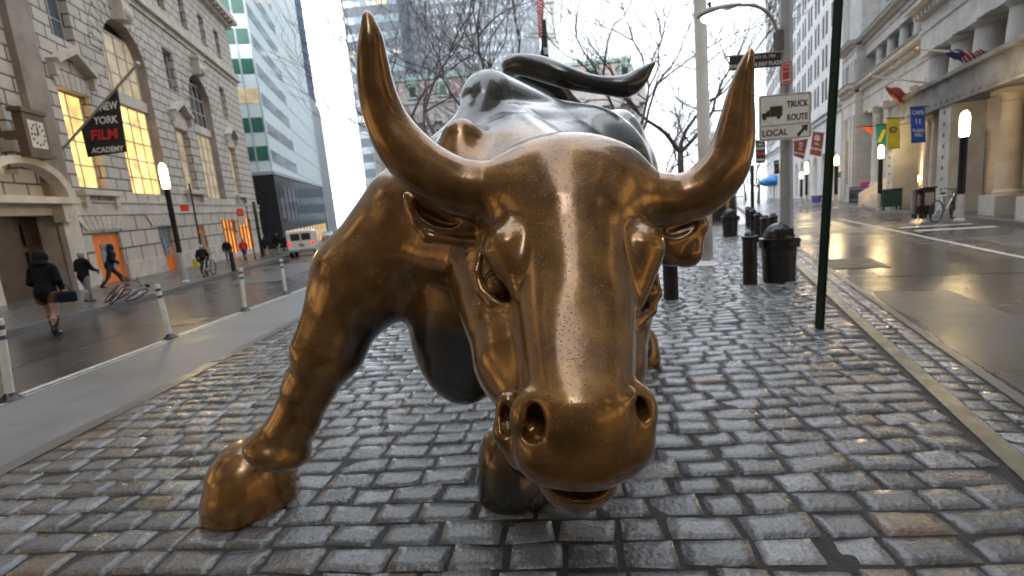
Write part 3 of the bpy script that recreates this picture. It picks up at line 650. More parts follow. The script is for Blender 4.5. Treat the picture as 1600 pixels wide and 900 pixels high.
mb = FR.mb(); mb.box(-6.3, 6.3, -0.65, 0.9, 4.98, 5.1); mb.build('portico_roof', RDK, pt)
mb = FR.mb(); mb.box(-4.9, -3.6, 0.80, 0.9, 0.2, 3.2); mb.build('door', mat('dark_wood', (0.05, 0.03, 0.02), 0.4), pt)
# stairs and railing of the recessed entrance
mb = FR.mb()
for i in range(7): mb.box(-9.6+i*0.0, -7.4, -1.9+i*0.26, -0.1, 0.12+i*0.16, 0.28+i*0.16)
mb.build('steps', RSM, rb)
for x in (-9.7, -7.3): mb = FR.mb(); mb.prism([(-2.1, 0.12), (-2.1, 0.9), (-0.2, 2.0), (-0.2, 0.12)], lambda a, b, h, x=x: (x+h, a, b), -0.09, 0.09); mb.build('stair_wall', RSM, rb)
# right hand block behind the viewer, seen in the wet bronze and from the side
fb2 = Facade((12.6, 3.5), (-0.06, -1.0), 0, 1)
n2 = fb2.root('office_building', 'tall grey stone office block standing on the right side behind the viewer', 'building')
mb = fb2.mb(); H = [(2+i*4.2, 4.4+i*4.2, 5+j*4.5, 8+j*4.5) for i in range(16) for j in range(13)]
M2 = fb2.M
wall_cells(mb, 0, 69.5, 0, 68, 0, 0.5, H); mb.build('wall', RSTONE, n2); mb = fb2.mb(); mb.box(0, 69.5, 0.5, 0.6, 0, 68); mb.build('glazing', GLASS, n2)
added_lit_windows(fb2, n2, [(2+i*4.2, 4.4+i*4.2, 5+j*4.5, 8+j*4.5) for i, j in ((0, 0), (2, 1), (3, 0), (1, 3), (5, 0), (6, 1), (8, 0), (4, 4), (9, 2), (12, 0))])
for i in range(7):
    q = fb2.mb(); q.box(1+i*4.8, 4.4+i*4.8, -0.06, -0.02, 0.7, 3.3); q.build('shop_window', LITN, n2)  # more unseen glowing panels added to warm the bronze
f3 = Facade((16, -64), (-1.0, 0.0), 0, 1)  # unseen end block, added to cut the low sky mirrored in the bronze
n3 = f3.root('office_building', 'broad grey stone tower added to close off the sky far behind the viewer', 'building')
mb = f3.mb(); H = [(1.5+i*3.2, 3.3+i*3.2, 4+j*4.2, 6.6+j*4.2) for i in range(11) for j in range(13)]
wall_cells(mb, 0, 38, 0, 62, 0, 0.5, H); mb.build('wall', RSTONE, n3); mb = f3.mb(); mb.box(0, 38, 0.5, 0.6, 0, 62); mb.build('glazing', GLASS, n3)
# white office building further along
WST = mat('white_terracotta', (0.66, 0.66, 0.655), 0.5, var=0.1, scale=0.8)
F2 = Facade((18.22+0.40*24.5, 17.48+0.9165*24.5), (-0.40, -0.9165), 0.0, 1)   # x=0 at s=24.5, far end x=-60
wb = F2.root('white_office_building', 'tall white office building with paired dark windows above an arched ground floor', 'building')
arc = [(-2.5-i*4.1, 1.05) for i in range(13)]
mb = F2.mb(); hs = [(x-w, x+w, 0.2, 4.5) for x, w in arc]; wall_cells(mb, -60, 0, -1, 7.8, 0, 0.5, hs)
for x, w in arc: spandrel(mb, x, w, 3.45, 4.5, 0.001, 0.499, 8)
mb.build('arcade_wall', WST, wb)
for x, w in arc: window(wb, F2, x-w, x+w, 0.2, 4.4, 0.4, FRAMED, LITS, 2, 3)
mb = F2.mb(); mb.box(-60.4, 0.3, -0.45, 0.5, 7.8, 8.1); mb.box(-60.2, 0.15, -0.2, 0.5, 7.4, 7.8); mb.box(-60.3, 0.2, -0.3, 0.5, 25, 25.4); mb.build('cornice', WST, wb)
mb = F2.mb(); mb.box(-60, 0, 0.0, 22, 8.1, 60); mb.box(-60, 0, 0.5, 22, -1, 8.1); mb.build('wall', WST, wb)
L = []
for r_ in range(17):
    for i in range(16):
        for k in (-0.95, 0.5): L.append((-3.0-i*3.7+k, 0, 9.2+r_*2.85))
L.sort(key=lambda q: abs(q[0]+18)+q[2])
many(wb, 'window', bx_me('window', 0, 0.7, -0.03, 0.05, 0, 1.9, FARG), None, L)
# blue awnings at its far corner
for x in (-46, -54.0):
    aw = F2.root('shop_awning', ('nearer' if x > -50 else 'farther')+' bright blue rounded awning on the white building corner', 'awning', 'blue shop awnings')
    mb = F2.mb(); mb.ball((x, -0.2, 3.0), 2.6, 1.6, 0.9, 14, 8); mb.build('canopy', mat('blue_canvas', (0.03, 0.25, 0.6), 0.5), aw)

# ============================================================= FAR CENTRE
def AY(px, py, Y): v = ray(px, py); return C_+v*(Y/v[1])
CH_Y = 112.0
a = AY(1012, 300, CH_Y); FC = Facade((a[0], CH_Y), (1.0, 0.0), 0.0, 1)
cb = FC.root('custom_house', 'grand grey stone hall with red mansard roof, dormers and green copper cresting', 'building')
hz = lambda py: AY(960, py, CH_Y)[2]
CST = mat('grey_pink_stone', (0.40, 0.37, 0.36), 0.7, var=0.15, scale=0.4); RED = mat('rose_slate_roof', (0.33, 0.25, 0.24), 0.6, var=0.2, scale=0.8); COP = mat('green_copper', (0.28, 0.40, 0.36), 0.6, var=0.2, scale=0.8)
h1, h2, h3 = hz(165), hz(135), hz(92)
mb = FC.mb(); mb.box(-62, 0, 0, 30, 0, h1); mb.build('wall', CST, cb)
mb = FC.mb(); mb.box(-63, 0.9, -1.2, 31, h1, h1+0.9); mb.box(-62.5, 0.5, -0.7, 30.5, h1+0.9, h2); mb.box(-63, 0.9, -1.1, 31, h2, h2+0.6); mb.box(-62.5, 0.3, -0.5, 30, 7.5, 8.3); mb.build('cornice', CST, cb)
mb = FC.mb(); z0, z1 = h2+0.6, h3
mb.add([(-62, 0.2, z0), (-0.3, 0.2, z0), (-0.3, 30, z0), (-62, 30, z0), (-61, 2.5, z1), (-2.0, 2.5, z1), (-2.0, 28, z1), (-61, 28, z1)], [(0, 3, 2, 1), (4, 5, 6, 7), (0, 1, 5, 4), (1, 2, 6, 5), (2, 3, 7, 6), (3, 0, 4, 7)]); mb.build('roof', RED, cb)
mb = FC.mb(); mb.box(-61.4, -1.6, 2.1, 28.4, z1, z1+0.7)
for i in range(60): mb.box(-61+i, -60.6+i, 2.2, 2.4, z1+0.7, z1+1.3)
mb.build('copper_cresting', COP, cb)
for i in range(9):
    x = -4.0-i*6.8; mb = FC.mb(); mb.box(x-1.3, x+1.3, -0.3, 2.2, z0+0.6, z0+3.6); mb.prism([(x-1.6, z0+3.6), (x+1.6, z0+3.6), (x, z0+4.8)], lambda p, q, h: (p, h, q), -0.5, 2.3); dm = mb.build('dormer', COP, cb)
    mb = FC.mb(); mb.box(x-0.7, x+0.7, -0.35, -0.29, z0+1.0, z0+3.2); mb.build('pane', GLASS, dm)
for i in range(15): column(cb, FC, -2.5-i*4.2, -0.3, 8.3, h1, 0.85, CST)
L = [(-5.3-i*4.2, 0, z) for i in range(14) for z in (1.5, 9.5, h1-5)]
many(cb, 'window', bx_me('window', 0, 1.7, -0.05, 0.02, 0, 3.4, FARG), None, L)
# tall gridded tower and its darker neighbour
TY = 170.0
a0, a1 = AY(632, 200, TY)[0], AY(846, 100, TY)[0]
FT = Facade((a0, TY), (1.0, 0.0), 0, 1); gt = FT.root('grid_tower', 'huge dark grey office tower with a dense grid of narrow windows behind the bare trees', 'building')
GTW = mat('tower_grid_metal', (0.22, 0.24, 0.26), 0.5, var=0.12, scale=0.3); GTG = mat('tower_glass', (0.34, 0.39, 0.44), 0.2, 0.3, var=0.6, scale=0.25)
W_ = a1-a0
mb = FT.mb(); mb.box(0, W_, 0, 30, 0, 150); mb.build('shaft', GTW, gt)
L = [(0.5+i*1.62, 0, 6+j*3.3) for j in range(42) for i in range(int((W_-1)/1.62))]
random.shuffle(L); 
many(gt, 'window', bx_me('window', 0, 1.05, -0.06, 0.02, 0, 2.0, GTG), None, L)
b0, b1 = AY(560, 200, 150)[0], AY(633, 100, 150)[0]
FD = Facade((b0, 150.0), (1.0, 0.0), 0, 1); dt = FD.root('banded_tower', 'dark slate office tower with rows of warm lit windows behind the left horn', 'building')
mb = FD.mb(); mb.box(0, b1-b0, 0, 30, 0, 150); mb.build('shaft', mat('slate_cladding', (0.13, 0.15, 0.18), 0.4, var=0.15), dt)
many(dt, 'window_band', bx_me('window_band', 0.3, b1-b0-0.3, -0.08, 0.02, 0, 2.0, BAND), None, [(0, 0, 5+j*4.6) for j in range(30)])
L = [(0.8+i*1.6, -0.1, z+0.35) for z in [5+j*4.6 for j in (13, 15, 16, 18, 10)] for i in range(int((b1-b0-1)/1.6)) if (i*7+int(z)) % 5]
many(dt, 'lit_window', bx_me('lit_window', 0, 1.1, -0.08, 0, 0, 0.9, lit_glass('lit_glass_far', (1.0, 0.72, 0.4), 0.9)), None, L)
c0, c1 = AY(852, 100, 140)[0], AY(872, 100, 140)[0]
FP = Facade((c0, 140.0), (1.0, 0.0), 0, 1); pc = FP.root('slender_stone_tower', 'slender pale stone tower rising beside the hanging flags', 'building')
mb = FP.mb(); mb.box(0, c1-c0, 0, 5, 0, 120); mb.build('shaft', RSM, pc)
many(pc, 'stone_band', bx_me('stone_band', -0.1, c1-c0+0.1, -0.12, 0, 0, 0.5, RDK), None, [(0, 0, 12+j*9.0) for j in range(12)])
# ============================================================= BARE TREES
BARK = mat('grey_brown_bark', (0.10, 0.085, 0.075), 0.8, var=0.35, scale=5, bump=0.5, bscale=18, bd=0.03)
TWIG = mat('dark_twig_bark', (0.085, 0.07, 0.062), 0.8, var=0.3, scale=6)
def bare_tree(x, y, h, trunk_h, r0_, label, seed, spread=0.55, levels=6, lean=(0, 0), dirs=None, group='bare street and park trees', minr=0.0045):
    rd = random.Random(seed); t = empty('bare_tree', (x, y, 0), 0, label, 'tree', group)
    pts = [Vector((0, 0, -0.1))]; d = Vector((lean[0], lean[1], 1)).normalized(); n = 6
    for i in range(n): d = (d+Vector((rd.uniform(-.07, .07), rd.uniform(-.07, .07), 0))).normalized(); pts.append(pts[-1]+d*trunk_h/n)
    mb = MB(); mb.tube(pts, [r0_*(1.35 if i == 0 else 1-0.25*i/n) for i in range(n+1)], 10); mb.build('trunk', BARK, t, True)
    mb = MB(); cnt = [0]
    def grow(p, d, L, r, lv):
        if lv <= 0 or r < minr or cnt[0] > 7000: return
        k = 5 if lv > 2 else 3; ps = [p]; rs = [r]; q = p; dd = d
        bend = Vector((rd.uniform(-1, 1), rd.uniform(-1, 1), rd.uniform(-.3, .5)))*0.16
        for i in range(k):
            dd = (dd+bend+Vector((rd.uniform(-.24, .24), rd.uniform(-.24, .24), rd.uniform(-.12, .22)))).normalized(); q = q+dd*L/k; ps.append(q); rs.append(r*(1-0.42*(i+1)/k))
        rs = [max(q_, 0.0075) for q_ in rs]; mb.tube(ps, rs, 6 if lv > 3 else 4 if lv > 2 else 3, cap=False); cnt[0] += 1
        nb_ = rd.choice((2, 3)) if lv > 1 else 0
        for c in range(nb_):
            ax = Vector((rd.uniform(-1, 1), rd.uniform(-1, 1), rd.uniform(-0.25, 0.75))).normalized(); nd = (dd+ax*spread*rd.uniform(0.8, 1.5)).normalized()
            grow(q, nd, L*rd.uniform(0.66, 0.88), r*0.58*rd.uniform(.8, 1.08), lv-1)
        for c in range(rd.choice((1, 2, 2))):
            j = rd.randint(1, k-1); ax = Vector((rd.uniform(-1, 1), rd.uniform(-1, 1), rd.uniform(-0.2, 0.5))).normalized()
            grow(ps[j], (dd*0.5+ax).normalized(), L*rd.uniform(0.4, 0.65), r*0.42, lv-2)
    top_ = pts[-1]; rt = r0_*0.75
    ds = dirs or [(rd.uniform(-.8, .8), rd.uniform(-.8, .8), 1) for _ in range(3)]
    for q in ds: grow(top_, Vector(q).normalized(), (h-trunk_h)*0.36, rt*0.78, levels)
    mb.build('crown', TWIG, t, True); return t
def at_z(px, py, z): p = P(px, py, z); return p[0], p[1]
x, y = at_z(690, 300, 27); bare_tree(x, y, 17, 4.2, 0.24, 'wide bare tree behind the bull between its left horn and its hump', 11, 0.6, 7, dirs=[(-.45, 0, 1), (.1, .2, 1), (.6, -.1, 1), (-.1, .5, .9)])
x, y = at_z(780, 300, 34); bare_tree(x, y, 17, 5.0, 0.22, 'bare tree directly behind the hump with fine upright twigs', 5, 0.55, 7, dirs=[(-.4, 0, 1), (.5, .1, 1), (0, .4, 1)])
x, y = at_z(668, 300, 48); bare_tree(x, y, 12, 3.6, 0.20, 'smaller bare tree farther off behind the left horn', 23, 0.6, 6)
x, y = at_z(1008, 290, 22); bare_tree(x, y, 13.0, 4.0, 0.15, 'slim bare tree with a forked trunk right of the bull tail', 31, 0.55, 7, dirs=[(-.75, 0, .8), (.55, 0.1, 1), (.15, -.2, 1)])
x, y = at_z(1064, 300, 25); bare_tree(x, y, 12.5, 4.0, 0.20, 'bare tree with crooked limbs just left of the white flagpole', 44, 0.62, 7, dirs=[(-.8, 0, .9), (.3, .1, 1), (.9, -.2, .8)])
for i, (px, z, h, lb_) in enumerate(((950, 62, 15, 'bare tree in the park behind the bull hips'), (1035, 55, 14, 'far bare tree between the slim tree and the crooked one'), (1100, 60, 14, 'far bare tree behind the white flagpole'), (1135, 70, 14, 'far bare tree right of the white flagpole'), (1165, 85, 14, 'far bare tree beside the right horn tip'), (1185, 62, 8, 'low bare tree beside the white office building'))):
    x, y = at_z(px, 300, z); bare_tree(x, y, h, h*0.24, 0.2, lb_, 60+i, 0.65, 6, minr=0.007)
# ============================================================= BULL STATUE
def bronze(name, polished=True):
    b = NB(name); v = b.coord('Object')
    # patina: the touched front is polished golden brown, the back is dark green-grey, the underside too with shade painted in
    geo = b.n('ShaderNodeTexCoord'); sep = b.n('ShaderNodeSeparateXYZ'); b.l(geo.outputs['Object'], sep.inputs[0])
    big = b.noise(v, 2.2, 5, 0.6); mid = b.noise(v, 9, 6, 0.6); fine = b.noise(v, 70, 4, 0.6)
    att = b.n('ShaderNodeAttribute', attribute_name='patina_and_shade')
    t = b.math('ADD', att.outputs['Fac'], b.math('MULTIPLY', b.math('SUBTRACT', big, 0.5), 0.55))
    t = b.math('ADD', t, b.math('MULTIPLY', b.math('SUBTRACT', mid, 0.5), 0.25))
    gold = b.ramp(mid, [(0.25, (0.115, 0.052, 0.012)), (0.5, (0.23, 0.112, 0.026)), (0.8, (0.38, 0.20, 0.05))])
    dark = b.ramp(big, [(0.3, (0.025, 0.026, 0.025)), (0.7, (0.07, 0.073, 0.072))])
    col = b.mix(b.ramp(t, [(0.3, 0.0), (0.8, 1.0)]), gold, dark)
    rg = b.math('ADD', b.ramp(mid, [(0.3, 0.15), (0.75, 0.27)]), b.math('MULTIPLY', fine, 0.05))
    # rain beads
    vo = b.n('ShaderNodeTexVoronoi', feature='F1'); vo.inputs['Scale'].default_value = 150; b.l(v, vo.inputs['Vector'])
    sc = b.n('ShaderNodeSeparateColor'); b.l(vo.outputs['Color'], sc.inputs[0])
    rad = b.math('MULTIPLY', b.math('SUBTRACT', sc.outputs[0], 0.25, True), 0.55)
    nrm = b.n('ShaderNodeNewGeometry'); sn = b.n('ShaderNodeSeparateXYZ'); b.l(nrm.outputs['Normal'], sn.inputs[0])
    up = b.ramp(sn.outputs[2], [(-0.1, 0.0), (0.15, 0.6), (0.6, 1.0)])
    drop = b.math('SUBTRACT', b.math('MULTIPLY', rad, up), vo.outputs['Distance'], True)
    h = b.math('ADD', b.math('MULTIPLY', drop, 3.0), b.math('MULTIPLY', fine, 0.05))
    n1 = b.bump(mid, 0.10, 0.02)
    b.set(Base_Color=col, Metallic=0.55, Roughness=rg, Normal=b.bump(h, 0.9, 0.0030, n1)); b.l(b.b.inputs['Normal'].links[0].from_socket, b.b.inputs['Coat Normal'])
    b.b.inputs['Coat Weight'].default_value = 0.85; b.b.inputs['Coat Roughness'].default_value = 0.13; b.b.inputs['Coat IOR'].default_value = 1.55
    return b.m
BRONZE = bronze('wet_bronze')

class SDF:
    """smooth-union modelling on a grid; ops are evaluated near the surface only"""
    def __init__(s): s.ops = []; s.lo = np.array([9e9]*3); s.hi = -s.lo
    def _b(s, p, r): s.lo = np.minimum(s.lo, np.asarray(p)-r); s.hi = np.maximum(s.hi, np.asarray(p)+r)
    def cone(s, a, b, k=0.05, op=1):
        (pa, ra), (pb, rb) = a, b
        if op > 0: s._b(pa, ra+0.04); s._b(pb, rb+0.04)
        s.ops.append(('c', pa, pb, ra, rb, k, op)); return s
    def ell(s, c, r, k=0.05, op=1, rot=0.0, axes=None, yaw=0.0):
        A = np.array([R_, U_, F_]) if axes is None else axes
        if rot:
            cr, sr = math.cos(rot), math.sin(rot); A = np.array([cr*A[0]+sr*A[1], -sr*A[0]+cr*A[1], A[2]])
        if yaw:
            cr, sr = math.cos(yaw), math.sin(yaw); A = np.array([cr*A[0]+sr*A[2], A[1], -sr*A[0]+cr*A[2]])
        if op > 0: s._b(c, max(r)+0.04)
        s.ops.append(('e', np.asarray(c), np.asarray(r, float), A, k, op)); return s
    def ev(s, p):
        if len(p) > 6000:
            return np.concatenate([s.ev(c) for c in np.array_split(p, len(p)//3000)])
        p = np.asarray(p, np.float32); d = np.full(len(p), 1.0, np.float32); lo, hi = p.min(0), p.max(0)
        for o in s.ops:
            if o[0] == 'c':
                l2 = np.minimum(o[1]-o[3], o[2]-o[4]); h2 = np.maximum(o[1]+o[3], o[2]+o[4])
            else:
                l2 = o[1]-max(o[2]); h2 = o[1]+max(o[2])
            gap = np.maximum(0, np.maximum(lo-h2, l2-hi))
            if gap@gap > (0.3 if o[-1] > 0 else 0.05)**2: continue
            if o[0] == 'c':
                _, a, b, ra, rb, k, op = o; a = a.astype(np.float32); b = b.astype(np.float32)
                pa = p-a; ba = b-a; h = np.clip(pa@ba/(ba@ba), 0, 1)
                e = np.linalg.norm(pa-h[:, None]*ba, axis=1)-(ra+(rb-ra)*h)
            else:
                _, c, r, A, k, op = o
                q = (p-c.astype(np.float32))@A.T.astype(np.float32); r = r.astype(np.float32); k0 = np.linalg.norm(q/r, axis=1); k1 = np.linalg.norm(q/(r*r), axis=1)+1e-9
                e = k0*(k0-1)/k1
            if op > 0:
                hh = np.clip(0.5+0.5*(d-e)/k, 0, 1); d = d+(e-d)*hh - k*hh*(1-hh)
            else:
                hh = np.clip(0.5-0.5*(d+e)/k, 0, 1); d = d+(-e-d)*hh + k*hh*(1-hh)
        return d.astype(np.float32)
    def mesh(s, h, block=4):
        H_ = h*block; lo = s.lo-0.02; n = np.ceil((s.hi+0.02-lo)/H_).astype(int)
        ax = [lo[i]+H_*(np.arange(n[i])+0.5) for i in range(3)]
        g = np.stack(np.meshgrid(*ax, indexing='ij'), -1).reshape(-1, 3)
        dc = np.concatenate([s.ev(c) for c in np.array_split(g, max(1, len(g)//3000))]).reshape(n)
        near = np.abs(dc) < H_*1.25
        V = np.repeat(np.repeat(np.repeat(dc, block, 0), block, 1), block, 2)
        bi = np.argwhere(near); off = np.stack(np.meshgrid(*[np.arange(block)]*3, indexing='ij'), -1).reshape(-1, 3)
        idx = (bi[:, None, :]*block+off[None]).reshape(-1, 3)
        pts = lo+h*(idx+0.5)
        V[idx[:, 0], idx[:, 1], idx[:, 2]] = np.concatenate([s.ev(c) for c in np.array_split(pts, max(1, len(pts)//200000))])
        N = np.array(V.shape); I = V < 0
        cs = [V[i:N[0]-1+i, j:N[1]-1+j, k:N[2]-1+k] for i in (0, 1) for j in (0, 1) for k in (0, 1)]
        ins = np.zeros(N-1, np.uint8)
        for c in cs: ins += (c < 0)
        act = np.argwhere((ins > 0) & (ins < 8)); vid = np.full(N-1, -1, np.int32); vid[act[:, 0], act[:, 1], act[:, 2]] = np.arange(len(act))
        acc = np.zeros((len(act), 3)); cnt = np.zeros(len(act))
        cor = [(i, j, k) for i in (0, 1) for j in (0, 1) for k in (0, 1)]
        val = [V[act[:, 0]+i, act[:, 1]+j, act[:, 2]+k] for i, j, k in cor]
        for a in range(8):
            for b in range(a+1, 8):
                df = [cor[b][q]-cor[a][q] for q in range(3)]
                if sum(map(abs, df)) != 1: continue
                m = (val[a] < 0) != (val[b] < 0); t = np.where(m, val[a]/(val[a]-val[b]+1e-12), 0)
                for q in range(3): acc[:, q] += np.where(m, cor[a][q]+t*df[q], 0)
                cnt += m
        vs = lo+h*(act+0.5+acc/cnt[:, None])
        fs = []
        for q in range(3):
            sl0 = [slice(0, None)]*3; sl1 = [slice(0, None)]*3; sl0[q] = slice(0, -1); sl1[q] = slice(1, None)
            a, b = I[tuple(sl0)], I[tuple(sl1)]; e = np.argwhere(a != b)
            u, w = (q+1) % 3, (q+2) % 3
            e = e[(e[:, u] > 0) & (e[:, w] > 0) & (e[:, u] < N[u]-1) & (e[:, w] < N[w]-1)]
            fl = a[e[:, 0], e[:, 1], e[:, 2]]
            def cell(du, dw):
                c = e.copy(); c[:, u] -= du; c[:, w] -= dw; return vid[c[:, 0], c[:, 1], c[:, 2]]
            qd = np.stack([cell(1, 1), cell(0, 1), cell(0, 0), cell(1, 0)], 1)
            qd[~fl] = qd[~fl][:, ::-1]; fs.append(qd)
        fs = np.concatenate(fs); fs = fs[(fs >= 0).all(1)]
        def nor(p):
            ep = h*0.6; gr = np.stack([s.ev(p+np.eye(3)[i]*ep)-s.ev(p-np.eye(3)[i]*ep) for i in range(3)], 1)/(2*ep); return gr
        for it in range(2):
            gr = nor(vs); g2 = (gr**2).sum(1)+1e-6; dd = s.ev(vs); st = np.clip(dd/g2, -h, h); vs = vs-gr*st[:, None]*0.9
        return vs, fs
def build_np(name, vs, fs, m, parent=None, patina_and_shade=None):
    me = bpy.data.meshes.new(name); me.from_pydata(vs.tolist(), [], fs.tolist()); me.validate()
    at = me.attributes.new('patina_and_shade', 'FLOAT', 'POINT')
    pv = patina_and_shade(vs) if patina_and_shade is not None else np.zeros(len(vs)); at.data.foreach_set('value', np.asarray(pv, np.float32))
    return link_mesh(name, me, m, parent, True)
def ss(x, a, b): t = np.clip((x-a)/(b-a), 0, 1); return t*t*(3-2*t)

bull = empty('bull_statue', (0, 2.5, 0), 0, 'huge wet bronze bull lowering its head and horns on the cobblestones', 'statue')
def W(px, py, z, r): return (P(px, py, z), r*z/FPX)
def E3(px, py, z, rx, ry, rz): return P(px, py, z), (rx*z/FPX, ry*z/FPX, rz*z/FPX)
s = SDF()
# --- trunk
s.cone(W(800, 330, 2.75, 145), W(900, 290, 3.5, 105), 0.1)
s.cone(W(900, 285, 3.5, 112), W(938, 262, 4.25, 78), 0.15)
s.ell(*E3(760, 420, 2.5, 125, 180, 130), k=0.2)                      # chest
s.ell(*E3(712, 545, 2.45, 60, 88, 60), k=0.14, rot=0.28)             # brisket
s.cone(W(764, 156, 2.52, 44), W(872, 205, 3.3, 42), 0.08)            # withers and spine
s.cone(W(758, 165, 2.45, 34), W(735, 260, 2.4, 62), 0.06)
s.cone(W(728, 225, 2.35, 34), W(650, 330, 2.35, 60), 0.08)           # shoulder blade
s.cone(W(722, 218, 2.14, 32), W(712, 300, 2.15, 46), 0.06)             # front lobe of the hump
s.cone(W(800, 190, 2.4, 26), W(930, 205, 3.6, 26), 0.06)
s.ell(*E3(905, 225, 4.1, 40, 52, 70), k=0.1)
s.ell(*E3(962, 228, 4.1, 36, 50, 70), k=0.1)                         # hips
# --- neck
s.cone(W(735, 335, 2.4, 118), W(835, 355, 1.98, 100), 0.10)
s.cone(W(812, 262, 2.35, 80), W(880, 305, 1.9, 78), 0.08)
s.cone(W(640, 385, 2.3, 40), W(765, 415, 1.98, 38), 0.07)            # neck fold
# --- near foreleg (image left)
s.cone(W(652, 352, 2.45, 92), W(572, 440, 2.42, 78), 0.10)
s.cone(W(562, 435, 2.42, 72), W(516, 545, 2.36, 50), 0.06)
s.cone(W(516, 545, 2.36, 50), W(482, 610, 2.35, 36), 0.06)
s.ell(*E3(482, 561, 2.27, 22, 30, 22), k=0.05, rot=0.35)            # knee cap
s.cone(W(482, 605, 2.35, 35), W(464, 652, 2.36, 33), 0.06)
s.cone(W(464, 652, 2.36, 34), W(442, 690, 2.38, 42), 0.05)
s.ell(*E3(434, 702, 2.38, 50, 28, 50), k=0.035, rot=-0.25)            # fetlock
s.cone(W(505, 430, 2.3, 8), W(468, 540, 2.26, 8), 0.05)              # tendon
# --- other foreleg
s.cone(W(900, 400, 2.6, 95), W(915, 520, 2.75, 55), 0.12)
s.cone(W(915, 520, 2.75, 48), W(860, 640, 2.75, 36), 0.06)
s.cone(W(860, 640, 2.75, 36), W(830, 705, 2.55, 40), 0.06)
# --- hind legs
s.cone(W(900, 300, 4.2, 82), W(860, 385, 4.0, 55), 0.12)
s.cone(W(860, 385, 4.0, 52), W(885, 470, 4.6, 26), 0.08)
s.cone(W(885, 470, 4.6, 24), W(868, 545, 4.55, 20), 0.05)
s.cone(W(950, 290, 4.3, 76), W(935, 385, 4.1, 50), 0.12)
s.cone(W(935, 385, 4.1, 48), W(983, 465, 4.7, 25), 0.08)
s.cone(W(985, 465, 4.7, 23), W(1000, 545, 4.6, 19), 0.05)
# --- head
s.ell(*E3(885, 325, 1.78, 136, 100, 110), k=0.10)
s.ell(*E3(893, 272, 1.74, 118, 56, 60), k=0.08)                      # poll
s.cone(W(775, 298, 1.74, 47), W(740, 298, 1.74, 46), 0.05)           # horn cores
s.cone(W(990, 312, 1.74, 44), W(1022, 314, 1.74, 42), 0.05)
s.cone(W(888, 380, 1.70, 104), W(905, 580, 1.42, 76), 0.06)          # face
s.cone(W(862, 440, 1.60, 56), W(885, 640, 1.26, 60), 0.05)
s.cone(W(935, 440, 1.60, 52), W(930, 640, 1.26, 60), 0.05)
s.ell(*E3(908, 676, 1.31, 96, 62, 84), k=0.05)                     # muzzle
s.ell(*E3(905, 715, 1.27, 88, 48, 62), k=0.04)
s.cone(W(792, 445, 1.92, 88), W(815, 560, 1.64, 72), 0.07)           # cheek and jaw
s.cone(W(815, 560, 1.64, 66), W(855, 680, 1.40, 56), 0.06)
s.cone(W(972, 440, 1.84, 56), W(955, 570, 1.62, 48), 0.07)
s.cone(W(955, 570, 1.62, 46), W(935, 690, 1.42, 50), 0.06)
s.ell(*E3(903, 742, 1.38, 64, 54, 56), k=0.02)                       # chin
# eye sockets first, then the lids, then the heavy brows that overhang them
s.ell(*E3(771, 441, 1.60, 17, 40, 40), k=0.015, op=-1, rot=0.55)
s.ell(*E3(1019, 456, 1.63, 15, 34, 36), k=0.015, op=-1, rot=-0.30)
s.cone(W(750, 398, 1.67, 6), W(745, 425, 1.66, 7), 0.02); s.cone(W(745, 425, 1.66, 7), W(751, 452, 1.645, 8), 0.018); s.cone(W(751, 452, 1.645, 8), W(770, 473, 1.615, 9), 0.018)
s.cone(W(770, 473, 1.615, 9), W(798, 485, 1.58, 8), 0.018); s.cone(W(798, 485, 1.58, 8), W(830, 500, 1.54, 6), 0.02)
s.cone(W(752, 480, 1.66, 7), W(776, 500, 1.62, 7), 0.025); s.cone(W(776, 500, 1.62, 7), W(812, 514, 1.58, 5), 0.025)
s.cone(W(1024, 432, 1.68, 6), W(1026, 458, 1.68, 7), 0.02); s.cone(W(1026, 458, 1.68, 7), W(1016, 485, 1.66, 8), 0.02); s.cone(W(1016, 485, 1.66, 8), W(994, 506, 1.61, 7), 0.02)
s.cone(W(797, 392, 1.585, 42), W(832, 468, 1.52, 20), 0.03); s.cone(W(786, 382, 1.62, 30), W(812, 368, 1.60, 30), 0.03); s.cone(W(832, 468, 1.53, 17), W(846, 500, 1.50, 8), 0.02)
s.cone(W(998, 392, 1.59, 40), W(984, 462, 1.55, 26), 0.03); s.cone(W(976, 370, 1.60, 26), W(1004, 376, 1.62, 30), 0.03)
s.cone(W(838, 362, 1.545, 8), W(867, 420, 1.51, 8), 0.02); s.cone(W(867, 420, 1.51, 8), W(858, 480, 1.48, 7), 0.02)
s.cone(W(944, 370, 1.55, 9), W(940, 450, 1.51, 8), 0.025)
# forehead relief and soft hair swirls
s.cone(W(770, 262, 1.70, 5), W(770, 330, 1.70, 5), 0.03, op=-1)
# nostrils
s.ell(*E3(838, 655, 1.26, 42, 50, 34), k=0.035, rot=0.12)
s.ell(*E3(993, 645, 1.28, 34, 46, 36), k=0.035, rot=-0.08)
s.ell(*E3(975, 690, 1.29, 46, 46, 50), k=0.03); s.ell(*E3(850, 705, 1.27, 46, 44, 50), k=0.03)
s.cone(W(826, 620, 1.25, 10), W(868, 632, 1.20, 10), 0.018); s.cone(W(868, 632, 1.20, 10), W(872, 668, 1.19, 9), 0.018)
s.cone(W(962, 640, 1.20, 9), W(985, 618, 1.22, 9), 0.018)
s.ell(*E3(838, 657, 1.215, 15, 25, 60), k=0.022, op=-1, rot=0.12, yaw=-0.25)
s.ell(*E3(828, 676, 1.22, 11, 12, 26), k=0.02, op=-1)
s.ell(*E3(1003, 640, 1.23, 11, 19, 56), k=0.012, op=-1, rot=0.12, yaw=0.3)
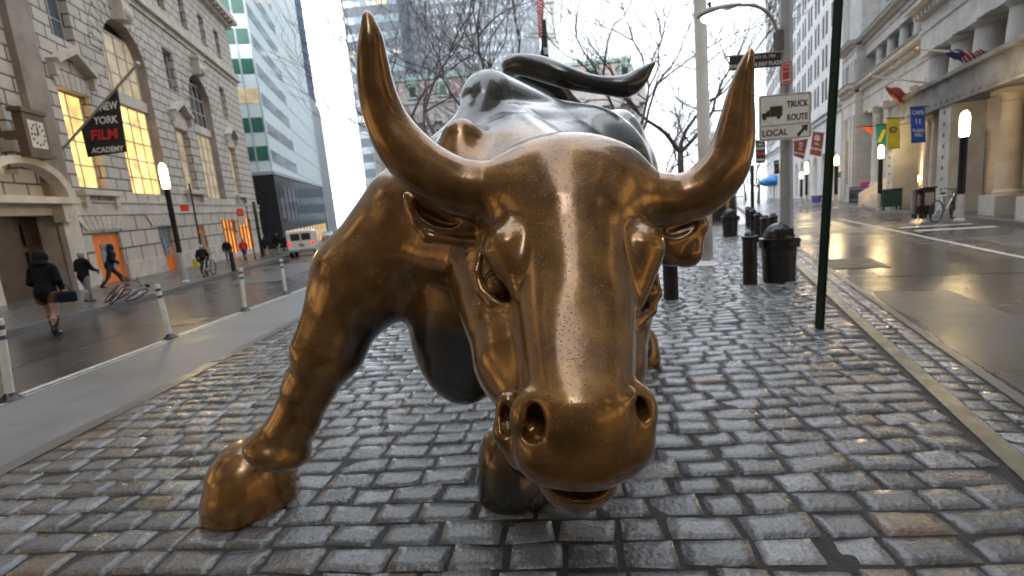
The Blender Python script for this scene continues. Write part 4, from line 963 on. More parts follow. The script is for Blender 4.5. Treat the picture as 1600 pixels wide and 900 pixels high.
# corner of the lips, image left
s.cone(W(795, 628, 1.36, 20), W(790, 675, 1.34, 19), 0.02); s.cone(W(790, 675, 1.34, 18), W(812, 715, 1.32, 18), 0.02)
s.ell(*E3(791, 658, 1.31, 9, 25, 28), k=0.012, op=-1, rot=0.12)
s.cone(W(812, 610, 1.34, 4), W(812, 700, 1.28, 4), 0.01, op=-1)
# mouth: cavity under the upper lip, lower lip rim
s.ell(*E3(905, 768, 1.27, 52, 17, 52), k=0.010, op=-1)
# ears
def ear(c, r, rot, yaw, scoop, k=0.03):
    s.ell(*E3(*c, *r), k=k, rot=rot, yaw=yaw)
    s.ell(*E3(*scoop), k=0.012, op=-1, rot=rot, yaw=yaw)
s.cone(W(735, 352, 1.85, 26), W(690, 345, 1.88, 26), 0.03)
ear((688, 338, 1.88), (60, 36, 26), -0.42, 0.0, (682, 330, 1.82, 44, 22, 22))
s.cone(W(670, 370, 1.84, 9), W(738, 380, 1.80, 9), 0.02); s.cone(W(636, 306, 1.86, 6), W(652, 350, 1.85, 7), 0.02); s.cone(W(652, 350, 1.85, 7), W(670, 370, 1.84, 9), 0.02)
s.cone(W(1035, 380, 1.87, 30), W(1084, 352, 1.88, 20), 0.03); s.cone(W(1048, 396, 1.87, 20), W(1074, 396, 1.87, 20), 0.02); s.cone(W(1074, 396, 1.87, 20), W(1090, 348, 1.88, 14), 0.02)
s.ell(*E3(1066, 352, 1.80, 32, 17, 26), k=0.015, op=-1, rot=0.35)
vs, fs = s.mesh(0.0085)
print('bull verts', len(vs), 'faces', len(fs))
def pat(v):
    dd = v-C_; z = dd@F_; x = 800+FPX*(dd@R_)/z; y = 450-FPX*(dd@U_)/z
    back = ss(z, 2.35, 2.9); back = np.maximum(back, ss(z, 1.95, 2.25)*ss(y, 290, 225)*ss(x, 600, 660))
    low = ss(v[:, 2], 1.35, 0.95)*ss(z, 1.9, 2.2)*ss(v[:, 0], -0.95, -0.7)  # underside: dark green bronze plus shade painted below the chest
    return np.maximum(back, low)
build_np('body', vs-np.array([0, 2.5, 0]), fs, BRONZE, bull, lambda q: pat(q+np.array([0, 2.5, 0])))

def spline(pts, n):
    a = np.array(pts, float); m = len(a); out = []
    for i in range(m-1):
        p0, p1, p2, p3 = a[max(i-1, 0)], a[i], a[i+1], a[min(i+2, m-1)]
        for j in range(n):
            t = j/n; out.append(0.5*((2*p1)+(-p0+p2)*t+(2*p0-5*p1+4*p2-p3)*t*t+(-p0+3*p1-3*p2+p3)*t**3))
    out.append(a[-1]); return np.array(out)
def sweep(name, pts, m, parent, patv=0.0, n=32, ell=1.0, sub=8, org=np.array([0, 2.5, 0])):
    sp = spline([(*P(x, y, z), r*z/FPX) for x, y, z, r in pts], sub)
    mb = MB(); mb.tube([Vector(q[:3]-org) for q in sp], [max(q[3], 0.002) for q in sp], n=n, ell=ell)
    o = mb.build(name, m, parent, True)
    at = o.data.attributes.new('patina_and_shade', 'FLOAT', 'POINT'); at.data.foreach_set('value', [patv]*len(o.data.vertices))
    return o
sweep('horn', [(775, 300, 1.74, 46), (742, 298, 1.74, 48), (705, 288, 1.73, 46), (665, 265, 1.71, 44), (630, 230, 1.69, 40), (605, 190, 1.67, 34.5), (590, 145, 1.64, 29.5), (583, 100, 1.61, 25), (580, 60, 1.59, 19), (576, 34, 1.58, 11.5), (574, 22, 1.58, 7), (573.5, 17, 1.58, 2)], BRONZE, bull, 0.12)
sweep('horn', [(990, 312, 1.74, 44), (1022, 313, 1.74, 44), (1060, 312, 1.73, 40), (1095, 299, 1.71, 39), (1125, 270, 1.69, 38), (1143, 232, 1.67, 33), (1151, 190, 1.65, 26.5), (1157, 145, 1.63, 19.5), (1165, 108, 1.61, 13), (1171, 86, 1.60, 7.5), (1174, 76, 1.60, 2)], BRONZE, bull, 0.10)
tl = sweep('tail', [(900, 178, 4.35, 20), (885, 160, 4.3, 16), (868, 138, 4.2, 15), (838, 122, 4.0, 15), (808, 110, 3.8, 16), (800, 104, 3.7, 17), (812, 101, 3.6, 16), (845, 107, 3.55, 18), (880, 119, 3.5, 17), (915, 129, 3.5, 14), (948, 134, 3.5, 14), (980, 134, 3.5, 17), (1000, 120, 3.5, 14), (1013, 107, 3.5, 8), (1023, 98, 3.5, 2)], BRONZE, bull, 1.0)
def eye(px, py, z, r):
    mb = MB(); c = P(px, py, z)-np.array([0, 2.5, 0]); mb.ball(c, r*z/FPX, n=28, m=18)
    o = mb.build('eye', BRONZE, bull, True); at = o.data.attributes.new('patina_and_shade', 'FLOAT', 'POINT'); at.data.foreach_set('value', [0.35]*len(o.data.vertices))
eye(779, 446, 1.665, 23); eye(1008, 458, 1.69, 22)
def hoof(outline_pts, c, yawd, L, Wd, Hh, patv, seed=0):
    """hoof: lofted D-shaped rings leaning forward, cloven in front"""
    n = 40; rings = []
    prof = [(0.0, 0.97, 0.97, 0.0), (0.05, 1.0, 1.0, 0.0), (0.3, 0.97, 0.99, -0.02), (0.55, 0.88, 0.93, -0.06), (0.76, 0.76, 0.83, -0.11), (0.92, 0.58, 0.66, -0.16), (1.0, 0.36, 0.42, -0.19), (1.03, 0.1, 0.12, -0.2)]
    sp = spline([(a, b, c_, d_) for a, b, c_, d_ in prof], 4); vs = []; fs = []
    for (h, sl_, sw, off) in sp:
        for k in range(n):
            an = 2*math.pi*k/n; x = math.sin(an)*Wd/2*sw; y = -math.cos(an)*L/2*sl_
            yy = y - off*L*0.75
            vs.append((x, yy, h*Hh + (0.10*Hh*(-y/(L/2)) if h > 0.5 else 0)))
    m = len(sp)
    for i in range(m-1):
        for k in range(n):
            a = i*n+k; b = i*n+(k+1) % n; fs.append((a, b, b+n, a+n))
    fs.append(tuple(range(n-1, -1, -1))); fs.append(tuple((m-1)*n+k for k in range(n)))
    mb = MB(); mb.T = Matrix.Translation(Vector(c.tolist())-Vector((0, 2.5, 0))) @ Matrix.Rotation(yawd, 4, 'Z')
    mb.add(vs, fs); o = mb.build('hoof', BRONZE, bull, True)
    at = o.data.attributes.new('patina_and_shade', 'FLOAT', 'POINT'); z = [v.co.z for v in o.data.vertices]
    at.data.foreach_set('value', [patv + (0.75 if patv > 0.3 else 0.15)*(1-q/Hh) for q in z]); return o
hoof(None, G(396, 787, 0), -0.72, 0.56, 0.50, 0.38, 0.10)
hoof(None, G(806, 768, 0), 0.0, 0.46, 0.44, 0.38, 0.35)
hoof(None, G(1008, 566, 0), 0.0, 0.38, 0.30, 0.34, 0.2)
hoof(None, G(868, 575, 0), 0.0, 0.36, 0.26, 0.28, 0.9)
# ============================================================= STREET FURNITURE
def V3(p): return Vector([float(q) for q in p])
def rootat(name, p, label, cat, group=None, rz=0): return empty(name, V3(p), rz, label, cat, group)
def set_at(o, p, rz=None):
    o.location = V3(p)
    if rz is not None: o.rotation_euler = (0, 0, rz)
STAND = Matrix.Rotation(math.pi/2, 4, 'X')     # text standing up, facing -Y
# --- white delineator posts
DP = mat('grubby_white_plastic', (0.74, 0.74, 0.67), 0.4, var=0.12, scale=6)
ORB = mat('grey_reflector', (0.10, 0.10, 0.10), 0.4)
for i, ((bx_, by_), rx_, lb_) in enumerate((((17, 625), .11, 'white plastic lane post at the left edge of the photo'), ((267, 529), -.05, 'white plastic lane post leaning left in front of the manhole'), ((383, 486), .08, 'third white plastic lane post, upright, between the leaning one and the bull leg'), ((447, 460), .02, 'smallest white plastic lane post next to the bull shoulder'))):
    t = rootat('lane_post', G(bx_, by_), lb_, 'lane post', 'white lane posts along the painted strip'); t.rotation_euler = (0, rx_, 0)
    mb = MB(); mb.lathe([(0.042, 0.05), (0.042, 0.93), (0.036, 0.96), (0.0, 0.965)], 14, cap=False); mb.build('post', DP, t, auto=40)
    mb = MB(); mb.lathe([(0.12, 0.0), (0.12, 0.02), (0.07, 0.05), (0.045, 0.09)], 16); mb.build('base', BLACK, t, auto=40)
    for z in (0.72, 0.84):
        mb = MB(); mb.lathe([(0.0435, z), (0.0435, z+0.05)], 14); mb.build('reflector_band', ORB, t, auto=40)
# --- black bollards
def bollard(p, label, k=1.0):
    t = rootat('bollard', p, label, 'bollard', 'black metal bollards on the plaza')
    mb = MB(); mb.lathe([(0.115, 0), (0.115, 0.80*k), (0.135, 0.81*k), (0.135, 0.84*k), (0.10, 0.86*k)], 22); mb.build('post', BLACK, t, auto=40)
    mb = MB(); mb.lathe([(0.075, 0.86*k), (0.085, 0.875*k), (0.075, 0.90*k), (0.03, 0.925*k), (0.0, 0.93*k)], 18, cap=False); mb.build('cap', BLACK, t, auto=40); return t
for (px, py), lb_ in (((1172, 445), 'black bollard standing alone just left of the big litter bin'), ((1049, 468), 'black bollard half hidden under the bull ear on the right'), ((1196, 389), 'nearest black bollard of the row behind the litter bin'), ((1208, 384), 'short black bollard right behind the dome of the litter bin'), ((1185, 377), 'second black bollard in the row behind the litter bin'), ((1177, 364), 'third black bollard in the receding row'), ((1172, 358), 'fourth black bollard in the receding row'), ((1169, 354), 'farthest black bollard in the receding row')):
    bollard(G(px, py), lb_)
# --- litter bins
def bin_(p, label, k=1.0):
    t = rootat('litter_bin', p, label, 'litter bin', 'black domed litter bins')
    BP = mat('black_bin_plastic', (0.016, 0.016, 0.017), 0.3, var=0.3, bump=0.1)
    mb = MB(); mb.lathe([(0.245, 0.0), (0.25, 0.02), (0.265, 0.48), (0.275, 0.485), (0.275, 0.505), (0.267, 0.51), (0.28, 0.72), (0.31, 0.74), (0.31, 0.765), (0.27, 0.77)], 30); mb.build('body', BP, t, auto=35)
    mb = MB(); n = 40; vs = []
    for j, (r, z) in enumerate(((0.318, 0.74), (0.305, 0.70), (0.31, 0.65), (0.295, 0.60))):
        for i in range(n): vs.append(((r+0.014*math.sin(i*1.9+j)+0.008*math.sin(i*4.3))*math.cos(2*math.pi*i/n), (r+0.014*math.sin(i*1.9+j))*math.sin(2*math.pi*i/n), z+0.018*math.sin(i*1.3+j*.7)))
    mb.add(vs, [(j*n+i, j*n+(i+1) % n, (j+1)*n+(i+1) % n, (j+1)*n+i) for j in range(3) for i in range(n)]); mb.build('bin_liner', mat('shiny_black_bag', (0.012, 0.012, 0.014), 0.15), t, True)
    mb = MB(); pr = [(0.24*math.cos(a)+0.0, 0.76+0.26*math.sin(a)) for a in [math.pi/2*i/9 for i in range(10)]]; mb.lathe(pr, 30, cap=False)
    mb.build('dome_lid', mat('glossy_black_lid', (0.02, 0.02, 0.022), 0.12), t, True)
    mb = MB(); mb.box(-0.13, 0.13, -0.235, -0.15, 0.79, 0.93); mb.build('flap', mat('dark_opening', (0.004, 0.004, 0.004), 0.6), t, bevel=0.02); return t
bin_(G(1217, 440), 'large black litter bin with domed lid and bag next to the lamp post'); bin_(G(1141, 370), 'distant black litter bin under the right horn')
# --- dark round plinth left of the far bin
t = rootat('round_planter', G(1108, 345), 'dark round stone planter mostly hidden behind the right horn', 'planter')
mb = MB(); mb.lathe([(1.75, 0), (1.75, 0.12), (1.6, 0.2), (1.55, 1.5), (1.65, 1.55), (1.65, 1.7), (1.3, 1.7)], 40); mb.build('body', BLACK, t, auto=35)
# --- white flagpole
t = rootat('flagpole', G(1105, 415), 'tall thick white flagpole standing on the cobbles beside the right horn', 'flagpole')
mb = MB(); mb.lathe([(0.132, 0.1), (0.130, 3), (0.115, 12), (0.09, 18)], 28); mb.build('shaft', WHITEP, t, True)
mb = MB(); mb.lathe([(0.24, 0), (0.24, 0.035), (0.19, 0.05), (0.165, 0.09), (0.135, 0.12)], 28); mb.build('base', WHITEP, t, auto=35)
# --- perforated dark green sign post, leaning a little
b_ = G(1280, 515); tp = P(1310, 0, 5.32*0.985); d_ = V3(tp)-V3(b_)
t = rootat('sign_post', b_, 'dark green perforated steel sign post leaning right in front of the wet road', 'sign post')
t.rotation_euler = d_.to_track_quat('Z', 'Y').to_euler()
GRN = mat('dark_green_steel', (0.012, 0.028, 0.018), 0.3, 0.3, var=0.2)
mb = MB()
for a, b, c, e in ((-0.045, -0.018, -0.018, 0.0), (0.018, 0.045, -0.018, 0.0), (-0.022, 0.022, 0.014, 0.022)): mb.box(a, b, c, e, -0.05, 3.9)
for sx_1 in (-1, 1): mb.prism([(sx_1*0.018, -0.012), (sx_1*0.022, -0.012), (sx_1*0.024, 0.02), (sx_1*0.019, 0.02)], lambda p, q, h: (p, q, h), -0.05, 3.9)
mb.build('channel', GRN, t)
mb = MB()
for i in range(150): mb.box(-0.006, 0.006, 0.0125, 0.0138, 0.05+i*0.0254, 0.061+i*0.0254)
hl = mb.build('bolt_holes', mat('bright_holes', (0.55, 0.57, 0.58), 0.5), t)
# --- octagonal galvanised lamp post with cobra head and signs
GALV = mat('galvanised_steel', (0.36, 0.37, 0.38), 0.42, 0.35, var=0.15, scale=5)
L0 = G(1229, 433); LP = rootat('street_lamp', L0, 'tall grey lamp post with curved arm behind the litter bin and truck route sign', 'street lamp')
L0v = V3(L0)
mb = MB(); mb.lathe([(0.115, 0), (0.10, 2.5), (0.092, 6.2)], 8); mb.build('pole', GALV, LP)
mb = MB(); mb.lathe([(0.20, 0), (0.20, 0.03), (0.17, 0.05), (0.12, 0.7)], 8); mb.build('base', GALV, LP)
zc = float(L0 @ F_)*0+float((np.array(L0)-C_)@F_)
PYL = lambda px, py, dy=0.0: AY(px, py, float(L0[1])+dy)
cl = PYL(1218, 62); mb = MB(); mb.box(-0.07, 0.05, -0.06, 0.06, -0.18, 0.14); ob = mb.build('clamp', mat('dark_clamp', (0.12, 0.12, 0.125), 0.5, 0.5), LP); ob.location = V3(cl)-L0v
arm = [PYL(1216, 60), PYL(1211, 38, -.05), PYL(1199, 20, -.1), PYL(1180, 9, -.18), PYL(1155, 8, -.25)]
mb = MB(); sp_ = spline([(*p, 0.03) for p in arm], 6) if 'spline' in globals() else None
def _spl(pts, n):
    a = np.array(pts, float); m = len(a); out = []
    for i in range(m-1):
        p0, p1, p2, p3 = a[max(i-1, 0)], a[i], a[i+1], a[min(i+2, m-1)]
        for j in range(n):
            t_ = j/n; out.append(0.5*((2*p1)+(-p0+p2)*t_+(2*p0-5*p1+4*p2-p3)*t_*t_+(-p0+3*p1-3*p2+p3)*t_**3))
    out.append(a[-1]); return np.array(out)
mb.tube([V3(p)-L0v for p in _spl(arm, 6)], 0.026, 10); mb.build('arm', GALV, LP, True)
hp = V3(PYL(1124, 17, -.33)); hd = V3(PYL(1155, 8, -.25)); ax = (hd-hp).normalized()
mb = MB(); ring = []; n = 16
for s_, w_, h_ in ((0.40, 0.03, 0.03), (0.30, 0.06, 0.045), (0.05, 0.12, 0.075), (-0.22, 0.15, 0.09), (-0.36, 0.10, 0.06), (-0.40, 0.03, 0.02)): ring.append((s_, w_, h_))
vs = []
for s_, w_, h_ in ring:
    for k in range(n):
        an = 2*math.pi*k/n; vs.append((s_, w_*math.cos(an), h_*math.sin(an) if math.sin(an) > 0 else h_*0.35*math.sin(an)))
mb.add(vs, [(i*n+k, i*n+(k+1) % n, (i+1)*n+(k+1) % n, (i+1)*n+k) for i in range(len(ring)-1) for k in range(n)]+[tuple(range(n)), tuple((len(ring)-1)*n+k for k in range(n))])
hdo = mb.build('lamp_head', mat('grey_green_paint', (0.24, 0.27, 0.25), 0.4), LP, True)
rotm = Matrix((( ax.x, 0, 0), (ax.y, 0, 0), (ax.z, 0, 0))); yv = Vector((0, 0, 1)).cross(ax).normalized(); zv = ax.cross(yv)
hdo.matrix_local = Matrix.Translation(hp-L0v) @ Matrix(((ax.x, yv.x, zv.x), (ax.y, yv.y, zv.y), (ax.z, yv.z, zv.z))).to_4x4()
mb = MB(); mb.ball((-0.14, 0, -0.045), 0.20, 0.12, 0.10, 16, 10); mb.build('lens', glow('cobra_glow', (1.0, 0.98, 0.92), 4.0), hdo, True)
mb = MB(); mb.lathe([(0.02, 0.085), (0.02, 0.13), (0.035, 0.14), (0.035, 0.16), (0.0, 0.165)], 10, (-0.15, 0, 0)); mb.build('photocell', BLACK, hdo)
def board(name, label, cat, px, py, z, w, h, m_, edge=None, rz=0.0, th=0.006, group=None, radius=0.03, roll=0.0):
    t = rootat(name, P(px, py, z), label, cat, group); t.rotation_euler = (0, roll, rz)
    mb = MB(); r = radius; pl = []
    for cx, cz, a0 in ((w/2-r, h/2-r, 0), (-w/2+r, h/2-r, 90), (-w/2+r, -h/2+r, 180), (w/2-r, -h/2+r, 270)):
        for i in range(5): a = math.radians(a0+i*22.5); pl.append((cx+r*math.cos(a), cz+r*math.sin(a)))
    mb.prism(pl, lambda a, b, hh: (a, hh, b), -th/2, th/2); mb.build('plate', m_, t)
    if edge is not None:
        mb = MB(); k1, k2 = 1-0.035/w*1.0, 1-0.055/w
        o = [(a*k1, b*(1-0.035/h)) for a, b in pl]; i_ = [(a*(1-0.057/w), b*(1-0.057/h)) for a, b in pl]; n = len(o)
        mb.add([(a, -th/2-0.0015, b) for a, b in o]+[(a, -th/2-0.0015, b) for a, b in i_], [(k, (k+1) % n, (k+1) % n+n, k+n) for k in range(n)]); mb.build('border', edge, t)
    return t
def letter(t, txt, size, m_, x, z, y=-0.006, sx=1.0, align='CENTER', bold=0.0):
    o = text_mesh(txt, size, m_, t, Matrix.Translation((x, y, z)) @ STAND, align=align, sx=sx, bold=bold); return o
SGW = mat('sign_white', (0.62, 0.62, 0.58), 0.4, var=0.12, scale=5); SGK = mat('sign_black', (0.015, 0.015, 0.015), 0.45); SGR = mat('sign_red', (0.45, 0.04, 0.03), 0.4, var=0.2, scale=8)
zs = float((PYL(1226, 180, -0.15)-C_)@F_)
W1, H1 = 82*zs/FPX, 51*zs/FPX
t = board('truck_route_sign', 'white TRUCK ROUTE sign with black truck silhouette on the grey lamp post', 'sign', 1226.5, 173, zs, W1, H1, SGW, SGK, 0.0)
letter(t, 'TRUCK', 0.145, SGK, W1*0.235, H1*0.17, sx=0.76, bold=0.003); letter(t, 'ROUTE', 0.145, SGK, W1*0.235, -H1*0.22, sx=0.76, bold=0.003)
mb = MB(); F1 = lambda a, b, h: (a, h, b)
mb.prism([(-0.23, 0.06), (0.0, 0.06), (0.0, -0.12), (-0.23, -0.12)], F1, -0.0075, -0.0045)
mb.prism([(-0.29, -0.02), (-0.235, 0.01), (-0.235, -0.12), (-0.38, -0.12), (-0.38, -0.05), (-0.31, -0.045)], F1, -0.0077, -0.0047)
for cx in (-0.335, -0.07): mb.prism([(cx+0.036*math.cos(a*math.pi/8), -0.135+0.036*math.sin(a*math.pi/8)) for a in range(16)], F1, -0.0079, -0.0049)
o = mb.build('truck_symbol', SGK, t); o.location = (-0.045, 0, 0.03); o.scale = (0.92, 1, 0.92)
H2 = 23*zs/FPX*1.0
t = board('local_arrow_sign', 'white LOCAL sign with black diagonal arrow directly under the truck route sign', 'sign', 1226.8, 205.5, zs, W1, H2*1.08, SGW, SGK, 0.0)
letter(t, 'LOCAL', 0.145, SGK, -W1*0.20, -0.01, sx=0.95, bold=0.003)
mb = MB(); a_ = math.radians(45); R2 = lambda x, z: (0.30+x*math.cos(a_)-z*math.sin(a_), 0.005+x*math.sin(a_)+z*math.cos(a_))
mb.prism([R2(-0.13, -0.026), R2(0.02, -0.026), R2(0.02, -0.075), R2(0.12, 0), R2(0.02, 0.075), R2(0.02, 0.026), R2(-0.13, 0.026)], F1, -0.0075, -0.0045); mb.build('arrow', SGK, t)
t = board('street_name_sign', 'long black street name sign with white letters behind the right horn tip', 'sign', 1180, 96, zs-0.05, 80*zs/FPX, 21*zs/FPX, SGK, None, 0.0, radius=0.01)
letter(t, 'EVACUATION DAY PLAZA', 0.088, SGW, 0.0, -0.055, sx=0.87, bold=0.002); letter(t, 'NOV 25, 1783', 0.06, SGW, 0.16, 0.06, sx=1.0)
mb = MB(); mb.box(-0.485, 0.485, 0.003, 0.03, 0.11, 0.135); mb.build('bracket', GALV, t)
t = board('parking_sign', 'small red and white parking sign on the lamp post above the truck sign', 'sign', 1228, 115, zs-0.13, 14.5*zs/FPX, 32*zs/FPX, SGR, SGW, -0.5, radius=0.01)
for z_, s1 in ((0.10, 'NO'), (0.03, 'STOPPING')): letter(t, s1, 0.05 if len(s1) < 3 else 0.035, SGW, 0, z_, sx=0.85)
mb = MB(); mb.box(-0.065, 0.065, -0.007, -0.004, -0.115, -0.095); mb.build('arrow_bar', SGW, t)
# --- glowing pedestrian lamps
GLOW = glow('lamp_glow', (1.0, 0.80, 0.42), 5.0); GLOWF = glow('lamp_glow_far', (1.0, 0.80, 0.45), 5.0)
def ped_lamp(px, py, ptop, pbot_globe, label, z0=0.13, gw=0.115, power=120, pale=0.35, name='street_lamp', post=True):
    b_ = G(px, py, z0); z = float((b_-C_)@F_)
    H = lambda q: (py-q)*z/FPX*1.03
    t = rootat(name, b_, label, 'street lamp', 'glowing pedestrian lamps along the pavements'); h1_, h0_ = H(ptop), H(pbot_globe)
    mb = MB(); mb.lathe([(0.15, 0), (0.15, 0.06), (0.11, 0.1), (0.09, h0_*0.35)], 14); mb.build('base', mat('pale_post_sleeve', (0.42, 0.40, 0.38), 0.4), t, auto=35)
    mb = MB(); mb.lathe([(0.095, h0_*0.33), (0.095, h0_*0.98), (0.13, h0_), (0.08, h0_+0.01)], 14); mb.build('post', BLACK, t, auto=35)
    mb = MB(); g0 = h0_+0.01; gh = h1_-g0; mb.lathe([(gw*0.75, g0), (gw, g0+0.05), (gw, g0+gh*0.75), (gw*0.8, g0+gh*0.9), (gw*0.3, g0+gh)], 16); mb.build('lamp_globe', GLOW if power > 0 else GLOWF, t, True)
    if power:
        ld = bpy.data.lights.new('lamp_light', 'POINT'); ld.energy = power; ld.color = (1.0, 0.72, 0.36); ld.shadow_soft_size = 0.22
        lo = bpy.data.objects.new('lamp_light', ld); COL.objects.link(lo); lo.location = V3(b_)+Vector((0, 0, g0+gh*0.5)); ml = t
        lo.parent = t; lo.location = Vector((0, 0, h1_+0.12))
    return t
ped_lamp(1499, 346, 185, 222, 'tall black lamp with bright warm globe in front of the stone portico', power=40)
ped_lamp(1374, 329, 233, 252, 'black lamp with bright globe left of the green street bin', power=36)
ped_lamp(1260, 321, 257, 274, 'warm lamp in front of the white building arches', power=45)
ped_lamp(1252, 321, 272, 281, 'smaller dimmer lamp just left of another lamp by the white arches', power=0, gw=0.12)
ped_lamp(1306, 326, 248, 262, 'warm lamp right behind the dark green sign post', power=60)
ped_lamp(290, 442, 265, 302, 'tall black lamp with bright white globe before the orange doors', power=70, gw=0.13)
# globes by the stairs
for px, lb_ in ((1414, 'round white globe lamp at the left of the stairs'), (1432, 'round white globe lamp at the right of the stairs')):
    b_ = G(px, 321, 0.13); z = float((b_-C_)@F_); t = rootat('globe_lamp', b_, lb_, 'lamp', 'round globe lamps by the stairs')
    hh = (321-284)*z/FPX; mb = MB(); mb.tube([(0, 0, 0), (0, 0, hh)], 0.04, 8); mb.build('post', BLACK, t); mb = MB(); mb.ball((0, 0, hh+0.12), 0.16); mb.build('globe', glow('warm_globe', (1.0, 0.6, 0.3), 5), t, True)
    ld = bpy.data.lights.new('globe_light', 'POINT'); ld.energy = 40; ld.color = (1, .55, .25); ld.shadow_soft_size = 0.1; lo = bpy.data.objects.new('globe_light', ld); COL.objects.link(lo); lo.parent = t; lo.location = (0, 0, hh+0.45)
# --- flags and banners
def cloth(name, poly_px, z, m_, label, cat, texts=(), group=None, wave=0.03, plane=None, extra=None, nx=14, ny=12, org=None):
    """poly_px: four photo corners TL,TR,BR,BL; plane: (point, normal) in the world, else faces the street at depth z"""
    if plane is None:
        c = P(sum(p[0] for p in poly_px)/4, sum(p[1] for p in poly_px)/4, z); plane = (c, np.array([0, 1.0, 0]))
    p0, nn = np.array(plane[0], float), np.array(plane[1], float)
    def q(px, py, off=0.0):
        v = ray(px, py); k = ((p0-C_)@nn)/(v@nn); k2 = k-off; return C_+k2*v
    o0 = q(*poly_px[0]) if org is None else org
    t = rootat(name, o0, label, cat, group); mb = MB(); vs = []
    TL, TR, BR, BL = [np.array(p, float) for p in poly_px]
    zz = lambda u, v: wave*(math.sin(u*7+v*3)+0.6*math.sin(u*13-v*5))*(0.25+v)
    for j in range(ny+1):
        for i in range(nx+1):
            u, v = i/nx, j/ny; pp = (TL*(1-u)+TR*u)*(1-v)+(BL*(1-u)+BR*u)*v; vs.append(V3(q(pp[0], pp[1], zz(u, v)))-V3(o0))
    fs = [(j*(nx+1)+i, j*(nx+1)+i+1, (j+1)*(nx+1)+i+1, (j+1)*(nx+1)+i) for j in range(ny) for i in range(nx)]
    mb.add(vs, fs); ob = mb.build('cloth', m_, t, True); sm = ob.modifiers.new('thickness', 'SOLIDIFY'); sm.thickness = 0.008
    for (txt, x, y, s, mt, sx, rot) in texts:
        R3 = Matrix.Rotation(rot, 4, 'Z'); o = text_mesh(txt, s, mt, t, R3, depth=0.0, sx=sx, bold=s*0.03)
        for vv in o.data.vertices: vv.co = V3(q(x+vv.co.x, y-vv.co.y, wave*2.2+0.02))-V3(o0)
    return t, q, o0
FLK = mat('black_banner_cloth', (0.012, 0.012, 0.014), 0.7); FLW = mat('white_banner_print', (0.55, 0.56, 0.58), 0.6); FLR = mat('red_banner_print', (0.50, 0.02, 0.02), 0.6)
# film school banner on a slanted pole fixed to the stone building
M_ = FL.M; pr = np.array(V3((0, 0, 0)))
def facade_hit(px, py, yy=0.0):
    n = np.array([M_[0][1], M_[1][1], 0.0]); p0 = np.array([M_[0][3], M_[1][3], 0])+n*yy; v = ray(px, py); return C_+v*(((p0-C_)@n)/(v@n))
rootp = facade_hit(97, 234); tdir = np.array([tL[0], tL[1], 0])
v = ray(215, 100); k = ((rootp-C_)@tdir)/(v@tdir); tipp = C_+v*k
pn = np.cross(tipp-rootp, np.array([0, 0, 1.0])); pn /= np.linalg.norm(pn)
fp, fq, fo = cloth('banner_flag', [(160, 163), (183, 132), (199, 237), (137, 246)], 0, FLK, 'black film school banner with white and red lettering on a slanted pole', 'flag', [('NEW', 169, 166, 17, FLW, 0.72, 0.12), ('YORK', 165, 188, 16, FLW, 0.86, 0.08), ('FILM', 163, 211, 22, FLR, 0.98, 0.08), ('ACADEMY', 168, 234, 11.5, FLW, 0.92, 0.08)], plane=(rootp, pn), wave=0.004)
mb = MB(); mb.add([V3(fq(*p, 0.0))-V3(fo) for p in ((160, 163), (137, 246), (126, 199))], [(0, 1, 2)]); o = mb.build('cloth', FLK, fp); o.modifiers.new('thickness', 'SOLIDIFY').thickness = 0.008
mb = MB(); mb.tube([V3(rootp)-V3(fo), V3(tipp)-V3(fo)], 0.05, 10); mb.build('pole', mat('dull_aluminium', (0.4, 0.38, 0.34), 0.35, 0.7), fp); mb = MB(); mb.ball(V3(tipp)-V3(fo), 0.10); mb.build('finial', mat('dull_aluminium', (0.4, 0.38, 0.34), 0.35, 0.7), fp, True)
# banners of the right hand street
BLU = mat('blue_banner_cloth', (0.02, 0.07, 0.35), 0.7); YEL = mat('yellow_banner_cloth', (0.70, 0.58, 0.05), 0.7); GRE = mat('green_banner_cloth', (0.02, 0.22, 0.15), 0.7); MAR = mat('maroon_banner_cloth', (0.22, 0.045, 0.035), 0.7); RDD = mat('dark_red_cloth', (0.32, 0.05, 0.04), 0.7); PUR = mat('purple_print', (0.2, 0.05, 0.22), 0.6)
def hang(poly, z, m_, label, texts=(), name='banner', cat='banner', group='cloth banners over the right street', wave=0.03, barpx=None):
    t, q, o0 = cloth(name, poly, z, m_, label, cat, texts, group, wave=wave*0.3)
    (x0, y0), (x1, y1) = poly[0], poly[1]; dx = barpx or 6
    mb = MB(); mb.tube([V3(q(x0, y0))-V3(o0), V3(q(x1+dx, y1-dx*0.05))-V3(o0)], 0.02, 6); mb.build('pole', BLACK, t); return t
hang([(1422, 168), (1445, 166), (1447, 222), (1424, 224)], 18.2, BLU, 'blue banner reading CAFE and PLAZA DELI in front of the columns', [('CAFE', 1434, 176, 8, FLW, 1.0, 0), ('PLAZA', 1435, 204, 6.5, FLW, 1.0, 0), ('DELI', 1435, 211, 6.5, FLW, 1.0, 0), ('11', 1434.5, 190, 11, FLW, 1.0, 0)])
hang([(1385, 185), (1406, 184), (1406, 232), (1387, 233)], 21, YEL, 'yellow banner with a round purple emblem beside the green banner', [('O', 1396, 203, 13, PUR, 1.2, 0)])
hang([(1368, 195), (1386, 193), (1384, 240), (1371, 239)], 23.5, GRE, 'green banner with a yellow shape left of the yellow banner', [('/', 1378, 213, 26, YEL, 1.6, 0)])
hang([(1240, 221), (1263, 216), (1256, 249), (1240, 243)], 41, MAR, 'smaller maroon banner under the left corner of the truck sign, tilted', [('TJ', 1251, 226, 8, FLW, 1.0, -0.2), ('The', 1250, 233, 4, FLW, 1.0, -0.2), ('MUSEUM', 1249, 240, 4, FLW, 1.0, -0.2)])
